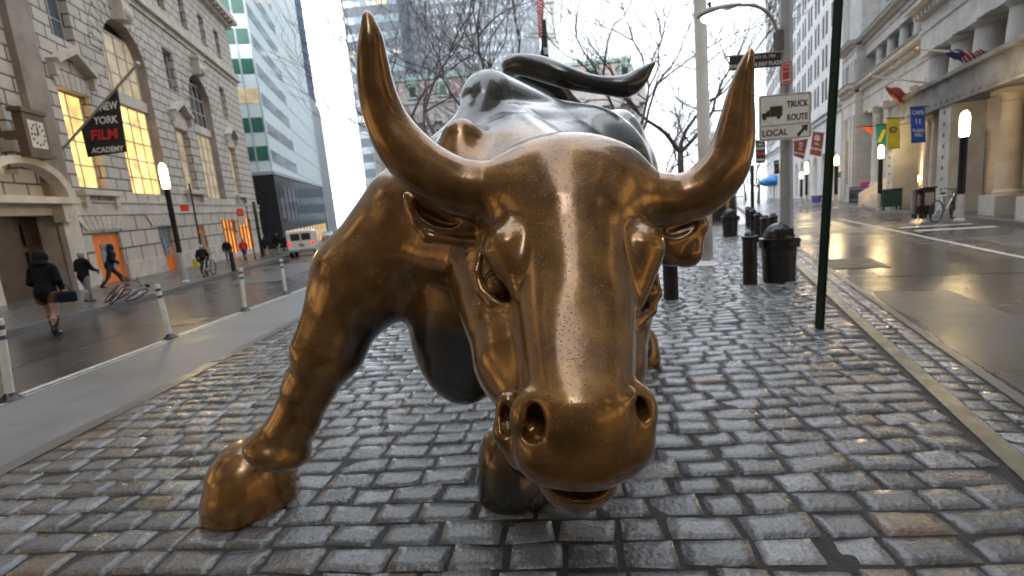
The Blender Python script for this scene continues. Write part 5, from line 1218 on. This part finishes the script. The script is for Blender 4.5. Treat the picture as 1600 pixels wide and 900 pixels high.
hang([(1270, 206), (1288, 208), (1283, 245), (1265, 241)], 38, MAR, 'larger maroon banner right of the truck sign, tilted', [('@', 1277, 215, 9, FLW, 1.0, -0.2), ('The', 1276, 225, 4.5, FLW, 1.0, -0.2), ('MUSEUM', 1275, 233, 4.5, FLW, 1.0, -0.2)])
hang([(1180, 220), (1196, 219), (1196, 254), (1181, 255)], 36, FLK, 'black banner with a pale diamond emblem and red line by the right horn', [('SHOP', 1188, 232, 5, FLW, 1.0, 0), ('CAFE', 1188, 240.5, 5.5, FLR, 1.0, 0), ('OPEN', 1188, 250, 5, FLW, 1.0, 0), ('<>', 1188, 226, 7, FLW, 1.0, 0)])
hang([(1209, 251), (1217, 250), (1218, 271), (1210, 272)], 52, FLK, 'tiny black banner left of the lamp post shaft', [('<>', 1213.5, 255, 4, FLW, 1.0, 0), ('SHOP', 1213.7, 264, 3, FLR, 1.0, 0)])
hang([(1337, 199), (1364, 197), (1363, 214), (1356, 203)], 23, mat('orange_red_cloth', (0.5, 0.08, 0.03), 0.7), 'orange red pennant hanging left of the green banner', name='pennant', cat='flag', barpx=2)
# horizontal flagpoles with furled flags
def furled(p_in, p_out, z_in, z_out, segs, label, mats_):
    a_, b2 = P(*p_in, z_in), P(*p_out, z_out); t = rootat('wall_flag', a_, label, 'flag', 'flags on poles above the portico')
    mb = MB(); mb.tube([V3((0, 0, 0)), V3(b2-a_)], 0.04, 8); mb.build('pole', WHITEP, t); mb = MB(); mb.ball(V3(b2-a_), 0.08); mb.build('finial', mat('gilt', (0.6, 0.42, 0.12), 0.3, 0.8), t, True)
    for pts, m_ in zip(segs, mats_):
        mb = MB(); q = []
        for px, py, r in pts:
            f_ = (px-p_in[0])/(p_out[0]-p_in[0]); z = z_in+(z_out-z_in)*f_; w = P(px, py, z); q.append((*w, r*z/FPX))
        q = _spl(q, 4); n = 12; vs = []
        for i, w in enumerate(q):
            for k in range(n):
                an = 2*math.pi*k/n; rr = w[3]*(1+0.35*math.sin(3*an+i*0.9)); vs.append((w[0]-a_[0]+rr*0.35*math.cos(an), w[1]-a_[1]+rr*0.5*math.cos(an), w[2]-a_[2]+rr*math.sin(an)))
        mb.add(vs, [(i*n+k, i*n+(k+1) % n, (i+1)*n+(k+1) % n, (i+1)*n+k) for i in range(len(q)-1) for k in range(n)]+[tuple(range(n)), tuple((len(q)-1)*n+k for k in range(n))]); mb.build('cloth', m_, t, True)
    return t
def stripes():
    b = NB('flag_stripes'); v = b.coord('Object'); sp = b.n('ShaderNodeSeparateXYZ'); b.l(v, sp.inputs[0]); s = b.math('SINE', b.math('MULTIPLY', b.math('ADD', b.math('MULTIPLY', sp.outputs[2], 1.2), sp.outputs[0]), 26))
    b.set(Base_Color=b.mix(b.ramp(s, [(0.45, 0.0), (0.55, 1.0)]), (0.42, 0.03, 0.03), (0.65, 0.64, 0.62)), Roughness=0.7); return b.m
STR = stripes(); NAVY = mat('navy_cloth', (0.03, 0.035, 0.12), 0.7)
furled((1579, 88), (1434, 77), 17.5, 16.3, [[(1545, 86, 4), (1530, 89, 9), (1512, 91, 9), (1502, 90, 6)], [(1506, 89, 7), (1495, 86, 7), (1478, 81, 3)]], 'furled stars and stripes flag on a white pole above the portico', [STR, NAVY])
furled((1500, 136), (1360, 119), 22.5, 20.5, [[(1429, 150, 5), (1420, 154, 5), (1408, 150, 9), (1395, 145, 7), (1384, 137, 2)]], 'furled dark red flag on a long white pole left of the portico', [RDD])
# flags hanging beside the slender tower
t, q, o0 = cloth('hanging_flag', [(838, 0), (850, 0), (847, 62), (842, 58)], 30, STR, 'stars and stripes flag hanging limp on the tall pole behind the bull', 'flag', wave=0.06)
mb = MB(); a_, b2 = P(843, -160, 30.1), G(852, 318); mb.tube([V3(a_)-V3(o0), V3(b2)-V3(o0)], 0.05, 8); mb.build('pole', WHITEP, t)
mb = MB(); 
for v_ in ((838, -90), (850, -90), (850, 0), (838, 0)): mb.v.append(tuple(V3(q(*v_))-V3(o0)))
mb.f.append((0, 1, 2, 3)); mb.m.append(0); mb.build('cloth', STR, t)
t, q, o0 = cloth('hanging_flag', [(848, 30), (853, 30), (858, 98), (844, 96)], 29.8, FLK, 'black flag with white emblem hanging limp below the striped flag', 'flag', [('\\\\\\', 853, 80, 14, FLW, 0.6, 0)], wave=0.06)
# --- left street signs and poles
def pole_sign(px, py, ptop, label, w=0.035, boards=(), z0=0.13, tip=None, cat='street sign', lean=0.0, colr=BLACK):
    b_ = G(px, py, z0); z = float((b_-C_)@F_); t = rootat('street_sign', b_, label, cat); hh = (py-ptop)*z/FPX*1.02
    mb = MB(); mb.lathe([(w*1.6, 0), (w*1.3, 0.05), (w, 0.15), (w, hh)], 8); mb.build('pole', colr, t)
    for (dx, py1, wpx, hpx, m1, txt, tm) in boards:
        zc_ = (py-py1)*z/FPX*1.02; w_, h_ = wpx*z/FPX, hpx*z/FPX; x_ = dx*z/FPX
        mb = MB(); mb.box(x_-w_/2, x_+w_/2, -0.05, -0.03, zc_-h_/2, zc_+h_/2); pl = mb.build('plate', m1, t)
        if txt: o = text_mesh(txt, h_*0.5, tm, pl, Matrix.Translation((x_, -0.056, zc_)) @ STAND, sx=0.8)
    return t
REDS = mat('bright_red_sign', (0.75, 0.06, 0.03), 0.4)
pole_sign(322, 424, 292, 'thin black sign pole with a red bus sign before the stone building', boards=[(-13+0, 327, 13, 9, REDS, '', SGW)], w=0.04)
pole_sign(399, 405, 325, 'thin pole with a red and white parking sign at the stone building corner', boards=[(-10, 333, 10, 12, REDS, 'P', SGW), (-10, 346, 10, 10, SGW, '', SGW)], w=0.04)
pole_sign(411, 402, 318, 'dark slim lamp post at the far corner of the stone building', w=0.12)
pole_sign(486, 372, 296, 'dark sign frame with round emblem over the far shop fronts', boards=[(-3, 303, 14, 14, BLACK, '', SGW), (-3, 317, 13, 8, mat('brown_sign', (0.12, 0.06, 0.04), 0.5), '', SGW)], w=0.12, z0=0)
pole_sign(1493, 322, 213, 'parking sign pole with red and white plate left of the tall portico lamp', boards=[(0, 238, 13, 18, SGW, '', SGW), (0, 243, 12, 4, REDS, '', SGW), (0, 255, 12, 14, SGW, '', SGW)], w=0.04)
pole_sign(1176, 341, 262, 'slim dark signal pole standing among the far bollards', w=0.11, z0=0, boards=[(0, 279, 5, 5, REDS, '', SGW)])
pole_sign(1304, 326, 272, 'small green street sign behind the dark green sign post', boards=[(4, 276, 9, 8, GRE, '', SGW), (4, 268, 8, 6, SGW, '', SGW)], w=0.04)
t = rootat('bollard', G(366, 424, 0.13), 'dark short post on the left pavement between two walkers', 'bollard'); mb = MB(); mb.lathe([(0.10, 0), (0.10, 0.85), (0.07, 0.95), (0, 0.98)], 12, cap=False); mb.build('post', BLACK, t, auto=35)
# --- boxes on the right pavement
def box_thing(name, px, py, w, d, h, m_, label, cat, legs=True, dome=False, rz=-0.42):
    t = rootat(name, G(px, py, 0.13), label, cat); t.rotation_euler = (0, 0, rz); mb = MB(); z0 = 0.15 if legs else 0.0
    mb.box(-w/2, w/2, -d/2, d/2, z0, h); mb.build('body', m_, t, bevel=0.03)
    mb = MB(); mb.box(-w/2-0.03, w/2+0.03, -d/2-0.03, d/2+0.03, h+0.002, h+0.06); mb.build('lid', m_, t, bevel=0.02)
    if legs:
        for a in (-1, 1):
            for b in (-1, 1): mb = MB(); mb.box(a*w*0.42-0.03, a*w*0.42+0.03, b*d*0.4-0.03, b*d*0.4+0.03, 0, z0); mb.build('leg', BLACK, t)
    if name == 'mail_box': return t
    mb = MB(); mb.box(-w*0.36, w*0.36, -d/2-0.012, -d/2-0.001, z0+(h-z0)*0.35, z0+(h-z0)*0.85); mb.build('panel', mat('panel_grey', (0.25, 0.23, 0.2), 0.4), t); return t
box_thing('mail_box', 1391, 328, 0.72, 0.6, 0.92, mat('dark_green_paint', (0.02, 0.06, 0.045), 0.35), 'dark green metal mail box next to the lamp on the right pavement', 'mail box')
box_thing('newspaper_box', 1436, 341, 0.34, 0.32, 0.95, mat('dark_brown_paint', (0.05, 0.03, 0.02), 0.4), 'left newspaper box of the pair on the right kerb', 'newspaper box')
box_thing('newspaper_box', 1448, 341, 0.34, 0.32, 1.0, BLACK, 'right newspaper box of the pair on the right kerb', 'newspaper box')
t = rootat('sandwich_board', G(1352, 315, 0.13), 'bright pink standing sign in front of the iron fence', 'sign'); mb = MB(); mb.box(-0.35, 0.35, -0.03, 0.03, 0, 1.35); mb.build('board', mat('hot_pink', (0.75, 0.05, 0.30), 0.5), t)
t = rootat('planter', G(1276, 317, 0.13), 'small purple tub at the foot of the white arches', 'tub'); mb = MB(); mb.lathe([(0.3, 0), (0.42, 0.6), (0.38, 0.6)], 14); mb.build('tub', mat('purple_tub', (0.12, 0.08, 0.35), 0.5), t)
# iron fence before the colonnade
fr = FR.root('iron_fence', 'low black iron fence along the foot of the colonnade building', 'fence')
many(fr, 'picket', bx_me('picket', -0.02, 0.02, -0.02, 0.02, 0.12, 1.2, BLACK), None, [(-18+i*0.22, -0.75, 0) for i in range(36)])
mb = FR.mb(); mb.box(-18.1, -10.0, -0.77, -0.73, 1.05, 1.1); mb.box(-18.1, -10, -0.77, -0.73, 0.3, 0.35); mb.build('rail', BLACK, fr)
# railings and low walls round the far park
t = empty('park_fence', (0, 0, 0), 0, 'low dark park railing across the far end of the plaza', 'fence')
a_, b2 = G(1020, 326), G(1165, 318); n = 60
many(t, 'picket', bx_me('picket', -0.03, 0.03, -0.03, 0.03, 0, 1.1, BLACK), None, [tuple((a_+(b2-a_)*i/n)[:2])+(0,) for i in range(n+1)])
mb = MB(); mb.tube([(a_[0], a_[1], 1.0), (b2[0], b2[1], 1.0)], 0.04, 6); mb.build('rail', BLACK, t)
lawn = sheet('park_ground', [(-12, 62.5), (28, 62.5), (45, 108), (-30, 108)], 0.01, mat('winter_park_soil', (0.12, 0.105, 0.08), 0.7, var=0.3, scale=0.5))
# hedge far
# ============================================================= VEHICLES, BICYCLES, PEOPLE
def tag_attr(o): pass
TYRE = mat('tyre_rubber', (0.02, 0.02, 0.02), 0.7); RIM = mat('wheel_metal', (0.35, 0.35, 0.36), 0.35, 0.8); TAIL = glow('tail_light', (0.8, 0.03, 0.02), 0.6)
def loft_body(mb, secs):
    """secs: list of (y, half-width list and z list) closed ring profiles with equal counts"""
    n = len(secs[0][1]); vs = []
    for y, ring in secs:
        for x, z in ring: vs.append((x, y, z))
    fs = [(i*n+k, i*n+(k+1) % n, (i+1)*n+(k+1) % n, (i+1)*n+k) for i in range(len(secs)-1) for k in range(n)]
    fs += [tuple(range(n)), tuple((len(secs)-1)*n+k for k in range(n))]; mb.add(vs, fs)
def wheel(parent, x, y, r, w):
    mb = MB(); mb.T = Matrix.Translation((x, y, r)) @ Matrix.Rotation(math.pi/2, 4, 'Y'); mb.lathe([(r*0.6, -w/2), (r*0.93, -w/2), (r, -w/2+0.03), (r, w/2-0.03), (r*0.93, w/2), (r*0.6, w/2)], 22); o = mb.build('wheel', TYRE, parent, auto=35)
    mb = MB(); mb.T = Matrix.Translation((x, y, r)) @ Matrix.Rotation(math.pi/2, 4, 'Y'); mb.lathe([(r*0.6, -w/2-0.003), (r*0.6, w/2+0.003)], 18); mb.build('rim', RIM, o)
def vehicle(p, rz, label, cat, name, L, Wd, H, belt, hood, paint, van=False, group='vehicles on the left street'):
    """rear toward the camera at local y=0, nose at y=L"""
    t = rootat(name, p, label, cat, group, rz); w = Wd/2
    def ring(zb, zt, wb, wt, r=0.10): return [(-wb, zb), (wb, zb), (wb, zt-r*1.6), (wt, zt-r*0.4), (wt-r, zt), (-wt+r, zt), (-wt, zt-r*0.4), (-wb, zt-r*1.6)]
    mb = MB()
    if van: secs = [(0.0, ring(0.42, H-0.12, w*0.96, w*0.80)), (0.10, ring(0.32, H, w, w*0.84)), (L*0.72, ring(0.32, H, w, w*0.84)), (L*0.80, ring(0.32, belt+0.25, w, w*0.84)), (L*0.97, ring(0.35, belt, w*0.95, w*0.85)), (L, ring(0.42, belt-0.2, w*0.85, w*0.75))]
    else: secs = [(0.0, ring(0.40, belt-0.1, w*0.92, w*0.85)), (0.12, ring(0.28, belt, w*0.98, w*0.92)), (L*0.5, ring(0.25, belt+0.02, w, w*0.95)), (L*0.95, ring(0.28, hood, w*0.93, w*0.85)), (L, ring(0.4, hood-0.15, w*0.8, w*0.7))]
    loft_body(mb, secs); mb.build('body', paint, t, auto=30)
    if not van:
        mb = MB(); y0, y1, y2, y3 = L*0.04 if H > 1.6 else L*0.12, L*0.12 if H > 1.6 else L*0.25, L*0.55, L*0.70
        R_2 = lambda z0, z1, wb, wt: [(-wb, z0), (wb, z0), (wt, z1), (-wt, z1)]
        loft_body(mb, [(y0, R_2(belt-0.03, belt+0.02, w*0.88, w*0.86)), (y1, R_2(belt-0.03, H, w*0.88, w*0.70)), (y2, R_2(belt-0.03, H, w*0.88, w*0.70)), (y3, R_2(belt-0.03, belt+0.02, w*0.88, w*0.86))]); mb.build('cabin', paint, t)
        mb = MB(); e = 0.006; zt = H-0.07; f = (zt-belt)/(H-belt)
        yb0, yb1 = y0+(y1-y0)*0.12, y0+(y1-y0)*f
        mb.add([(-w*.80, yb0-0.012, belt+0.05), (w*.80, yb0-0.012, belt+0.05), (w*.66, yb1-0.012, zt), (-w*.66, yb1-0.012, zt)], [(0, 1, 2, 3)]); mb.build('rear_window', GLASS, t)
        for sg in (-1, 1):
            mb = MB(); mb.add([(sg*(w*.88+e), y1*0.9, belt+0.05), (sg*(w*.88+e), y3*0.96, belt+0.05), (sg*(w*.72+e), y2, zt), (sg*(w*.72+e), y1, zt)], [(0, 1, 2, 3)]); mb.build('side_window', GLASS, t)
    else:
        for sg in (-1, 1):
            mb = MB(); x0, x1 = sorted((sg*0.05, sg*w*0.72)); mb.box(x0, x1, -0.015, 0.1, H*0.60, H*0.86); mb.build('rear_window', GLASS, t, bevel=0.02)
            mb = MB(); xx = sg*(w*0.97); mb.box(xx-0.02, xx+0.02, 0.5, L*0.7, H*0.60, H*0.85); mb.build('side_window', GLASS, t)
        mb = MB(); mb.box(-0.012, 0.012, -0.005, 0.02, 0.5, H*0.9); mb.build('door_gap', BLACK, t)
    for sg in (-1, 1):
        mb = MB(); zl = belt*0.82 if not van else H*0.50; xl = sg*w*0.87; mb.box(xl-0.09, xl+0.09, -0.02, 0.10, zl-0.12, zl+0.10); mb.build('tail_light', TAIL, t)
        for y in (L*0.17, L*0.80): wheel(t, sg*(w-0.10), y, 0.34, 0.22)
    mb = MB(); mb.box(-w*0.95, w*0.95, -0.10, 0.08, 0.38, 0.55); mb.build('bumper', mat('bumper_grey', (0.3, 0.3, 0.3), 0.4), t, bevel=0.03)
    mb = MB(); mb.box(-0.17, 0.17, -0.035 if van else -0.03, -0.002, 0.72, 0.86); mb.build('licence_plate', mat('plate_dark', (0.2, 0.15, 0.08), 0.5), t)
    return t
hd_ = math.atan2(-tL[0], tL[1])    # heading along the left street
VP_ = mat('van_cream_white', (0.62, 0.60, 0.54), 0.25, var=0.05); SV = mat('silver_paint', (0.42, 0.44, 0.46), 0.2, 0.5, var=0.05); DK = mat('dark_car_paint', (0.03, 0.03, 0.035), 0.15, 0.2); RD = mat('dark_red_car', (0.2, 0.02, 0.02), 0.2)
vehicle(G(474, 401), hd_+0.09, 'cream white passenger van seen from behind on the left street', 'van', 'van', 4.5, 1.72, 1.82, 1.1, 0.95, VP_, van=True)
vehicle(G(512, 376), hd_+0.08, 'silver sedan in front of the white van on the left street', 'car', 'parked_car', 4.7, 1.8, 1.42, 0.92, 0.85, SV)
vehicle(G(521, 365), hd_+0.08, 'dark sport utility car ahead of the silver sedan', 'car', 'parked_car', 4.8, 1.9, 1.8, 1.1, 1.0, DK)
vehicle(G(498, 366), hd_+0.05, 'dark grey car partly hidden between the van and the kerb', 'car', 'parked_car', 4.5, 1.8, 1.42, 0.92, 0.85, DK)
vehicle(G(531, 361), hd_, 'dark red car farthest away on the left street', 'car', 'parked_car', 4.6, 1.8, 1.45, 0.92, 0.85, RD)
def bicycle(p, rz, label, frame_m, tilt=0.0, sc=1.0):
    t = rootat('bicycle', p, label, 'bicycle', 'bicycles on the pavements'); t.rotation_euler = (tilt, 0, rz); t.scale = (sc,)*3
    for x in (-0.5, 0.5):
        mb = MB(); n = 26; r = 0.33; mb.tube([(x+r*math.cos(2*math.pi*i/n), 0, r+r*math.sin(2*math.pi*i/n)) for i in range(n+1)], 0.022, 6, cap=False); w_ = mb.build('wheel', TYRE, t, True)
        mb = MB()
        for i in range(10): a = math.pi*i/10; mb.tube([(x-r*math.cos(a), 0, r-r*math.sin(a)), (x+r*math.cos(a), 0, r+r*math.sin(a))], 0.0035, 3)
        mb.build('spokes', RIM, w_)
    mb = MB(); T = 0.018; bb, st, hd, rr, ff = (-0.05, 0, 0.30), (-0.2, 0, 0.80), (0.36, 0, 0.80), (-0.5, 0, 0.33), (0.5, 0, 0.33)
    for a, b in ((bb, st), (bb, hd), ((-0.18, 0, 0.74), (0.35, 0, 0.76)), (rr, bb), (rr, (-0.18, 0, 0.74)), (hd, ff), (hd, (0.33, 0, 0.95))): mb.tube([a, b], T, 8)
    mb.build('frame', frame_m, t)
    mb = MB(); mb.tube([(0.33, -0.28, 1.0), (0.36, -0.1, 0.95), (0.36, 0.1, 0.95), (0.33, 0.28, 1.0)], 0.014, 8); mb.build('handlebar', BLACK, t)
    mb = MB(); mb.ball((-0.22, 0, 0.86), 0.14, 0.07, 0.035); mb.build('saddle', BLACK, t, True); return t
COPB = mat('copper_brown_frame', (0.35, 0.16, 0.08), 0.3, 0.5)
SIDE = math.atan2(tL[1], tL[0])
bicycle(G(168, 474, 0.13), SIDE+0.6, 'copper brown bicycle leaned over beside two men on the left pavement', COPB, 0.75, 0.9)
bicycle(G(186, 470, 0.13), SIDE+0.9, 'silver bicycle lying against the copper brown one', RIM, 1.15, 0.9)
bicycle(G(328, 431, 0.13), SIDE, 'bicycle pushed by the person with the yellow bag', RIM)
bicycle(G(1478, 345, 0.13), 0.35, 'bicycle parked at the foot of the tall portico lamp', RIM)
# ---- people: body (skin), clothes and hair as children; each surface grown from smooth blended limbs
def grow_mesh(name, parts, m_, parent, h=0.02):
    s = SDF()
    for q in parts:
        if len(q) == 5: a, ra, b, rb, k = q; s.cone((np.array(a, float), ra), (np.array(b, float), rb), k)
        else: c, r, k = q; s.ell(np.array(c, float), np.array(r, float), k, axes=np.eye(3))
    vs, fs = s.mesh(h); me = bpy.data.meshes.new(name); me.from_pydata(vs.tolist(), [], fs.tolist()); me.validate(); return link_mesh(name, me, m_, parent, True)
SKIN = mat('skin', (0.42, 0.26, 0.19), 0.5, var=0.06); HAIRD = mat('dark_hair', (0.02, 0.015, 0.012), 0.6); HAIRG = mat('grey_hair', (0.30, 0.29, 0.28), 0.6); SHOE = mat('black_shoe', (0.012, 0.012, 0.012), 0.35)
def person(p, rz, label, coat, legs, stride=0.25, H=1.72, hood=False, hair=HAIRD, coat_len=0.75, arms=((0.05, 0.0), (-0.05, 0.0)), lean=0.05, bare=False, boots=False, h=0.022, fine=True, hat=None):
    """faces local +Y; arms: (forward reach, bend) for left and right"""
    k = H/1.72; t = rootat('person', p, label, 'person'); t.rotation_euler = (0, 0, rz); t.scale = (k, k, k)
    hipz = 0.90; hips = [(-0.10, 0, hipz), (0.10, 0, hipz)]; kn = [(-0.11, stride*0.55+0.04, 0.50), (0.11, -stride*0.35+0.03, 0.49)]; an = [(-0.11, stride*0.95, 0.09), (0.11, -stride*0.9, 0.14 if stride > 0.1 else 0.09)]
    sh = 1.42; ly = lean
    hand = []; arm_s = []; arm_k = []
    for sg, (fw, bd) in zip((-1, 1), arms):
        s0 = (sg*0.19, ly*0.8, sh-0.03); e0 = (sg*(0.27), ly*0.5+fw*0.35-0.03, 1.13); w0 = (sg*(0.25-bd*0.12), ly*0.5+fw+0.04, 0.90+bd*0.30)
        hand.append((sg, w0)); arm_s += [(s0, 0.075, e0, 0.062, 0.05), (e0, 0.06, w0, 0.048, 0.02)]
        arm_k += [(s0, 0.05, e0, 0.042, 0.03), (e0, 0.042, w0, 0.028, 0.02), (w0, 0.03, (w0[0], w0[1]+0.015, w0[2]-0.07), 0.036, 0.02)]
        for f_ in range(4): arm_k.append(((w0[0]+(f_-1.5)*0.004, w0[1]-0.02+f_*0.018, w0[2]-0.08), 0.012, (w0[0]-sg*0.012, w0[1]-0.012+f_*0.018, w0[2]-0.15+abs(f_-1.4)*0.012), 0.009, 0.008))
        arm_k.append(((w0[0], w0[1]+0.03, w0[2]-0.05), 0.013, (w0[0]-sg*0.02, w0[1]+0.06, w0[2]-0.10), 0.010, 0.01))
    bp = [((0, ly, 1.35), (0.15, 0.09, 0.16), 0.05), ((0, ly*0.4, 1.05), (0.13, 0.09, 0.2), 0.08), ((0, 0, 0.92), (0.15, 0.10, 0.12), 0.08), ((0, ly+0.01, 1.44), 0.052, (0, ly+0.03, 1.54), 0.05, 0.04), ((0, ly+0.04, 1.62), (0.077, 0.098, 0.118), 0.02), ((0, ly+0.135, 1.60), (0.014, 0.02, 0.024), 0.015), ((0, ly+0.09, 1.545), (0.045, 0.045, 0.03), 0.02), ((0, ly+0.128, 1.565), (0.024, 0.012, 0.008), 0.01)]
    for sg in (-1, 1): bp.append(((sg*0.078, ly+0.03, 1.61), (0.012, 0.02, 0.032), 0.01))
    for a, b, c in zip(hips, kn, an): bp += [(a, 0.085, b, 0.056, 0.05), (b, 0.056, ((b[0]+c[0])/2, (b[1]+c[1])/2-0.012, (b[2]+c[2])/2+0.06), 0.055, 0.03), (((b[0]+c[0])/2, (b[1]+c[1])/2-0.012, (b[2]+c[2])/2+0.06), 0.055, c, 0.034, 0.03)]
    grow_mesh('body', bp+arm_k, SKIN, t, h)
    for sg in (-1, 1):
        if fine: mb = MB(); mb.ball((sg*0.03, ly+0.128, 1.632), 0.011, 0.009, 0.009, 8, 5); mb.build('eye', BLACK, t, True)
    if not bare:
        tp = [((0, 0, 0.93), (0.165, 0.115, 0.12), 0.06)]
        for a, b, c in zip(hips, kn, an): tp += [(a, 0.102, b, 0.072, 0.05), (b, 0.072, (c[0], c[1], c[2]+0.0), 0.060, 0.03)]
        grow_mesh('trousers', tp, legs, t, h)
    else:
        grow_mesh('shorts', [((0, 0, 0.90), (0.175, 0.125, 0.14), 0.05), ((-0.10, 0, 0.88), 0.11, (-0.105, 0.01, 0.76), 0.10, 0.03), ((0.10, 0, 0.88), 0.11, (0.105, 0.0, 0.76), 0.10, 0.03)], legs, t, h)
    for c in an:
        sp_ = [((c[0], c[1]-0.03, 0.045 if c[2] < 0.1 else c[2]-0.04), 0.042, (c[0]*1.1, c[1]+0.13, 0.035 if c[2] < 0.1 else c[2]-0.075), 0.036, 0.02), ((c[0], c[1]-0.01, c[2]), 0.048, (c[0], c[1]-0.01, c[2]-0.03), 0.045, 0.02)]
        if boots: kx = kn[an.index(c)]; sp_.append(((c[0], c[1], c[2]), 0.05, (c[0]+(kx[0]-c[0])*.75, c[1]+(kx[1]-c[1])*.75, c[2]+(kx[2]-c[2])*.75), 0.066, 0.03))
        grow_mesh('shoe', sp_, SHOE, t, h)
    cp = [((0, ly, 1.33), (0.215, 0.135, 0.17), 0.06), ((0, ly*0.6, 1.12), (0.185, 0.135, 0.2), 0.08), ((0, 0, (coat_len+1.0)/2+0.02), (0.20, 0.145, (1.08-coat_len)/2+0.06), 0.06), ((-0.12, ly*0.9, 1.45), 0.07, (0.12, ly*0.9, 1.45), 0.07, 0.05), ((0, ly, 1.47), 0.075, (0, ly+0.02, 1.50), 0.072, 0.03)]
    grow_mesh('coat', cp+arm_s, coat, t, h)
    if hood: grow_mesh('hood', [((0, ly+0.0, 1.62), (0.125, 0.125, 0.155), 0.03), ((0, ly-0.05, 1.50), (0.15, 0.10, 0.08), 0.04)], coat, t, h)
    else: grow_mesh('hair' if hat is None else 'hat', [((0, ly+0.02, 1.66), (0.088, 0.105, 0.095), 0.02), ((0, ly-0.01, 1.60), (0.08, 0.07, 0.09), 0.02)], hat or hair, t, h)
    return t, hand, k
BLKC = mat('black_coat', (0.007, 0.007, 0.009), 0.8, var=0.3, bump=0.2, spec=0.2); NVY = mat('navy_jacket', (0.010, 0.014, 0.032), 0.8, var=0.3, bump=0.2, spec=0.2); GRT = mat('grey_trousers', (0.20, 0.19, 0.18), 0.8); DKT = mat('dark_trousers', (0.02, 0.02, 0.025), 0.8); REDJ = mat('red_jacket', (0.50, 0.03, 0.02), 0.6); BLJ = mat('blue_jeans', (0.05, 0.08, 0.16), 0.8); KHA = mat('khaki_trousers', (0.30, 0.24, 0.17), 0.8); LTB = mat('light_jeans', (0.30, 0.33, 0.38), 0.8)
FW = hd_                                    # away from the camera along the street
def hgt(px, pyf, pyh, z0): b_ = G(px, pyf, z0); z = float((b_-C_)@F_); return (pyf-pyh)*z/FPX*1.02
w1, hands, k_ = person(G(88, 525, 0), FW-0.1, 'woman in hooded black jacket, bare legs and high boots, walking on the left road', BLKC, mat('short_brown_skirt', (0.10, 0.04, 0.02), 0.7), 0.16, 1.68, hood=True, arms=((0.10, 0.4), (0.05, 0.25)), bare=True, boots=True, coat_len=0.78, lean=0.07, h=0.016)
t = rootat('handbag', V3(G(88, 525, 0))+Vector((0.40, 0.0, 0.66)), 'dark handbag carried by the woman in the hooded jacket', 'handbag')
mb = MB(); mb.box(-0.17, 0.17, -0.06, 0.06, 0, 0.22); mb.build('bag', NVY, t, bevel=0.04); mb = MB(); mb.tube([(-0.10, 0, 0.22), (-0.07, 0, 0.34), (0.07, 0, 0.34), (0.10, 0, 0.22)], 0.012, 6); mb.build('strap', BLACK, t, True)
person(G(140, 473, .13), FW-0.3, 'balding man in a black coat and grey trousers beside the copper bicycle', BLKC, GRT, 0.22, hgt(140, 473, 396, .13), hair=HAIRG, arms=((0.2, 0.5), (0.3, 0.5)), coat_len=0.80)
person(G(178, 450, .13), FW-0.9, 'person in a navy hooded jacket leaning forward before an orange door', NVY, DKT, 0.42, hgt(178, 450, 385, .13), arms=((0.2, 0.5), (0.15, 0.3)), lean=0.16, hood=True)
person(G(322, 432, .13), FW+0.2, 'person with grey hair in a long black coat carrying a yellow bag', BLKC, DKT, 0.2, hgt(322, 432, 384, .13), hair=HAIRG, coat_len=0.62, fine=False)
t = rootat('shopping_bag', V3(G(309, 424, .13)), 'bright yellow shopping bag held by the person in the long black coat', 'bag'); mb = MB(); mb.prism([(-0.17, 0.22), (0.17, 0.22), (0.14, 0.62), (-0.14, 0.62)], lambda a, b, h: (a, h, b), -0.06, 0.06); mb.build('bag', mat('yellow_plastic', (0.65, 0.6, 0.10), 0.4), t); mb = MB(); mb.tube([(-0.08, 0, 0.62), (0, 0, 0.78), (0.08, 0, 0.62)], 0.01, 5); mb.build('handle', mat('yellow_plastic', (0.65, 0.6, 0.10), 0.4), t)
person(G(359, 411, .13), FW+0.3, 'person in a black jacket and light jeans behind the short dark post', BLKC, LTB, 0.2, hgt(359, 411, 375, .13), hair=HAIRG, coat_len=0.9, fine=False)
person(G(384, 407, .13), FW, 'person in a bright red jacket on the left pavement', REDJ, BLJ, 0.25, hgt(384, 407, 374, .13), coat_len=0.88, hat=GRT, fine=False)
person(G(417, 402, .13), FW+0.1, 'person in navy jacket and khaki trousers, nearest of the group beside the van', NVY, KHA, 0.22, hgt(417, 402, 370, .13), fine=False)
person(G(436, 398, .13), FW-0.2, 'person in black coat and khaki trousers, middle of the group beside the van', BLKC, KHA, 0.22, hgt(436, 398, 366, .13), fine=False)
person(G(447, 394, .13), FW+0.4, 'person in black, closest to the van of the walking group', BLKC, DKT, 0.2, hgt(447, 394, 368, .13), fine=False)
person(G(1491, 340, .13), 0.6, 'person in dark navy clothes standing behind the bicycle near the portico lamp', NVY, DKT, 0.1, hgt(1491, 340, 297, .13)*0.95, fine=False)
person(G(1404, 320, .13), 0.4, 'left of two dark figures at the foot of the stairs', BLKC, DKT, 0.15, 1.65, fine=False)
person(G(1411, 320, .13), 2.6, 'right of two dark figures at the foot of the stairs', DK, DKT, 0.2, 1.72, fine=False)
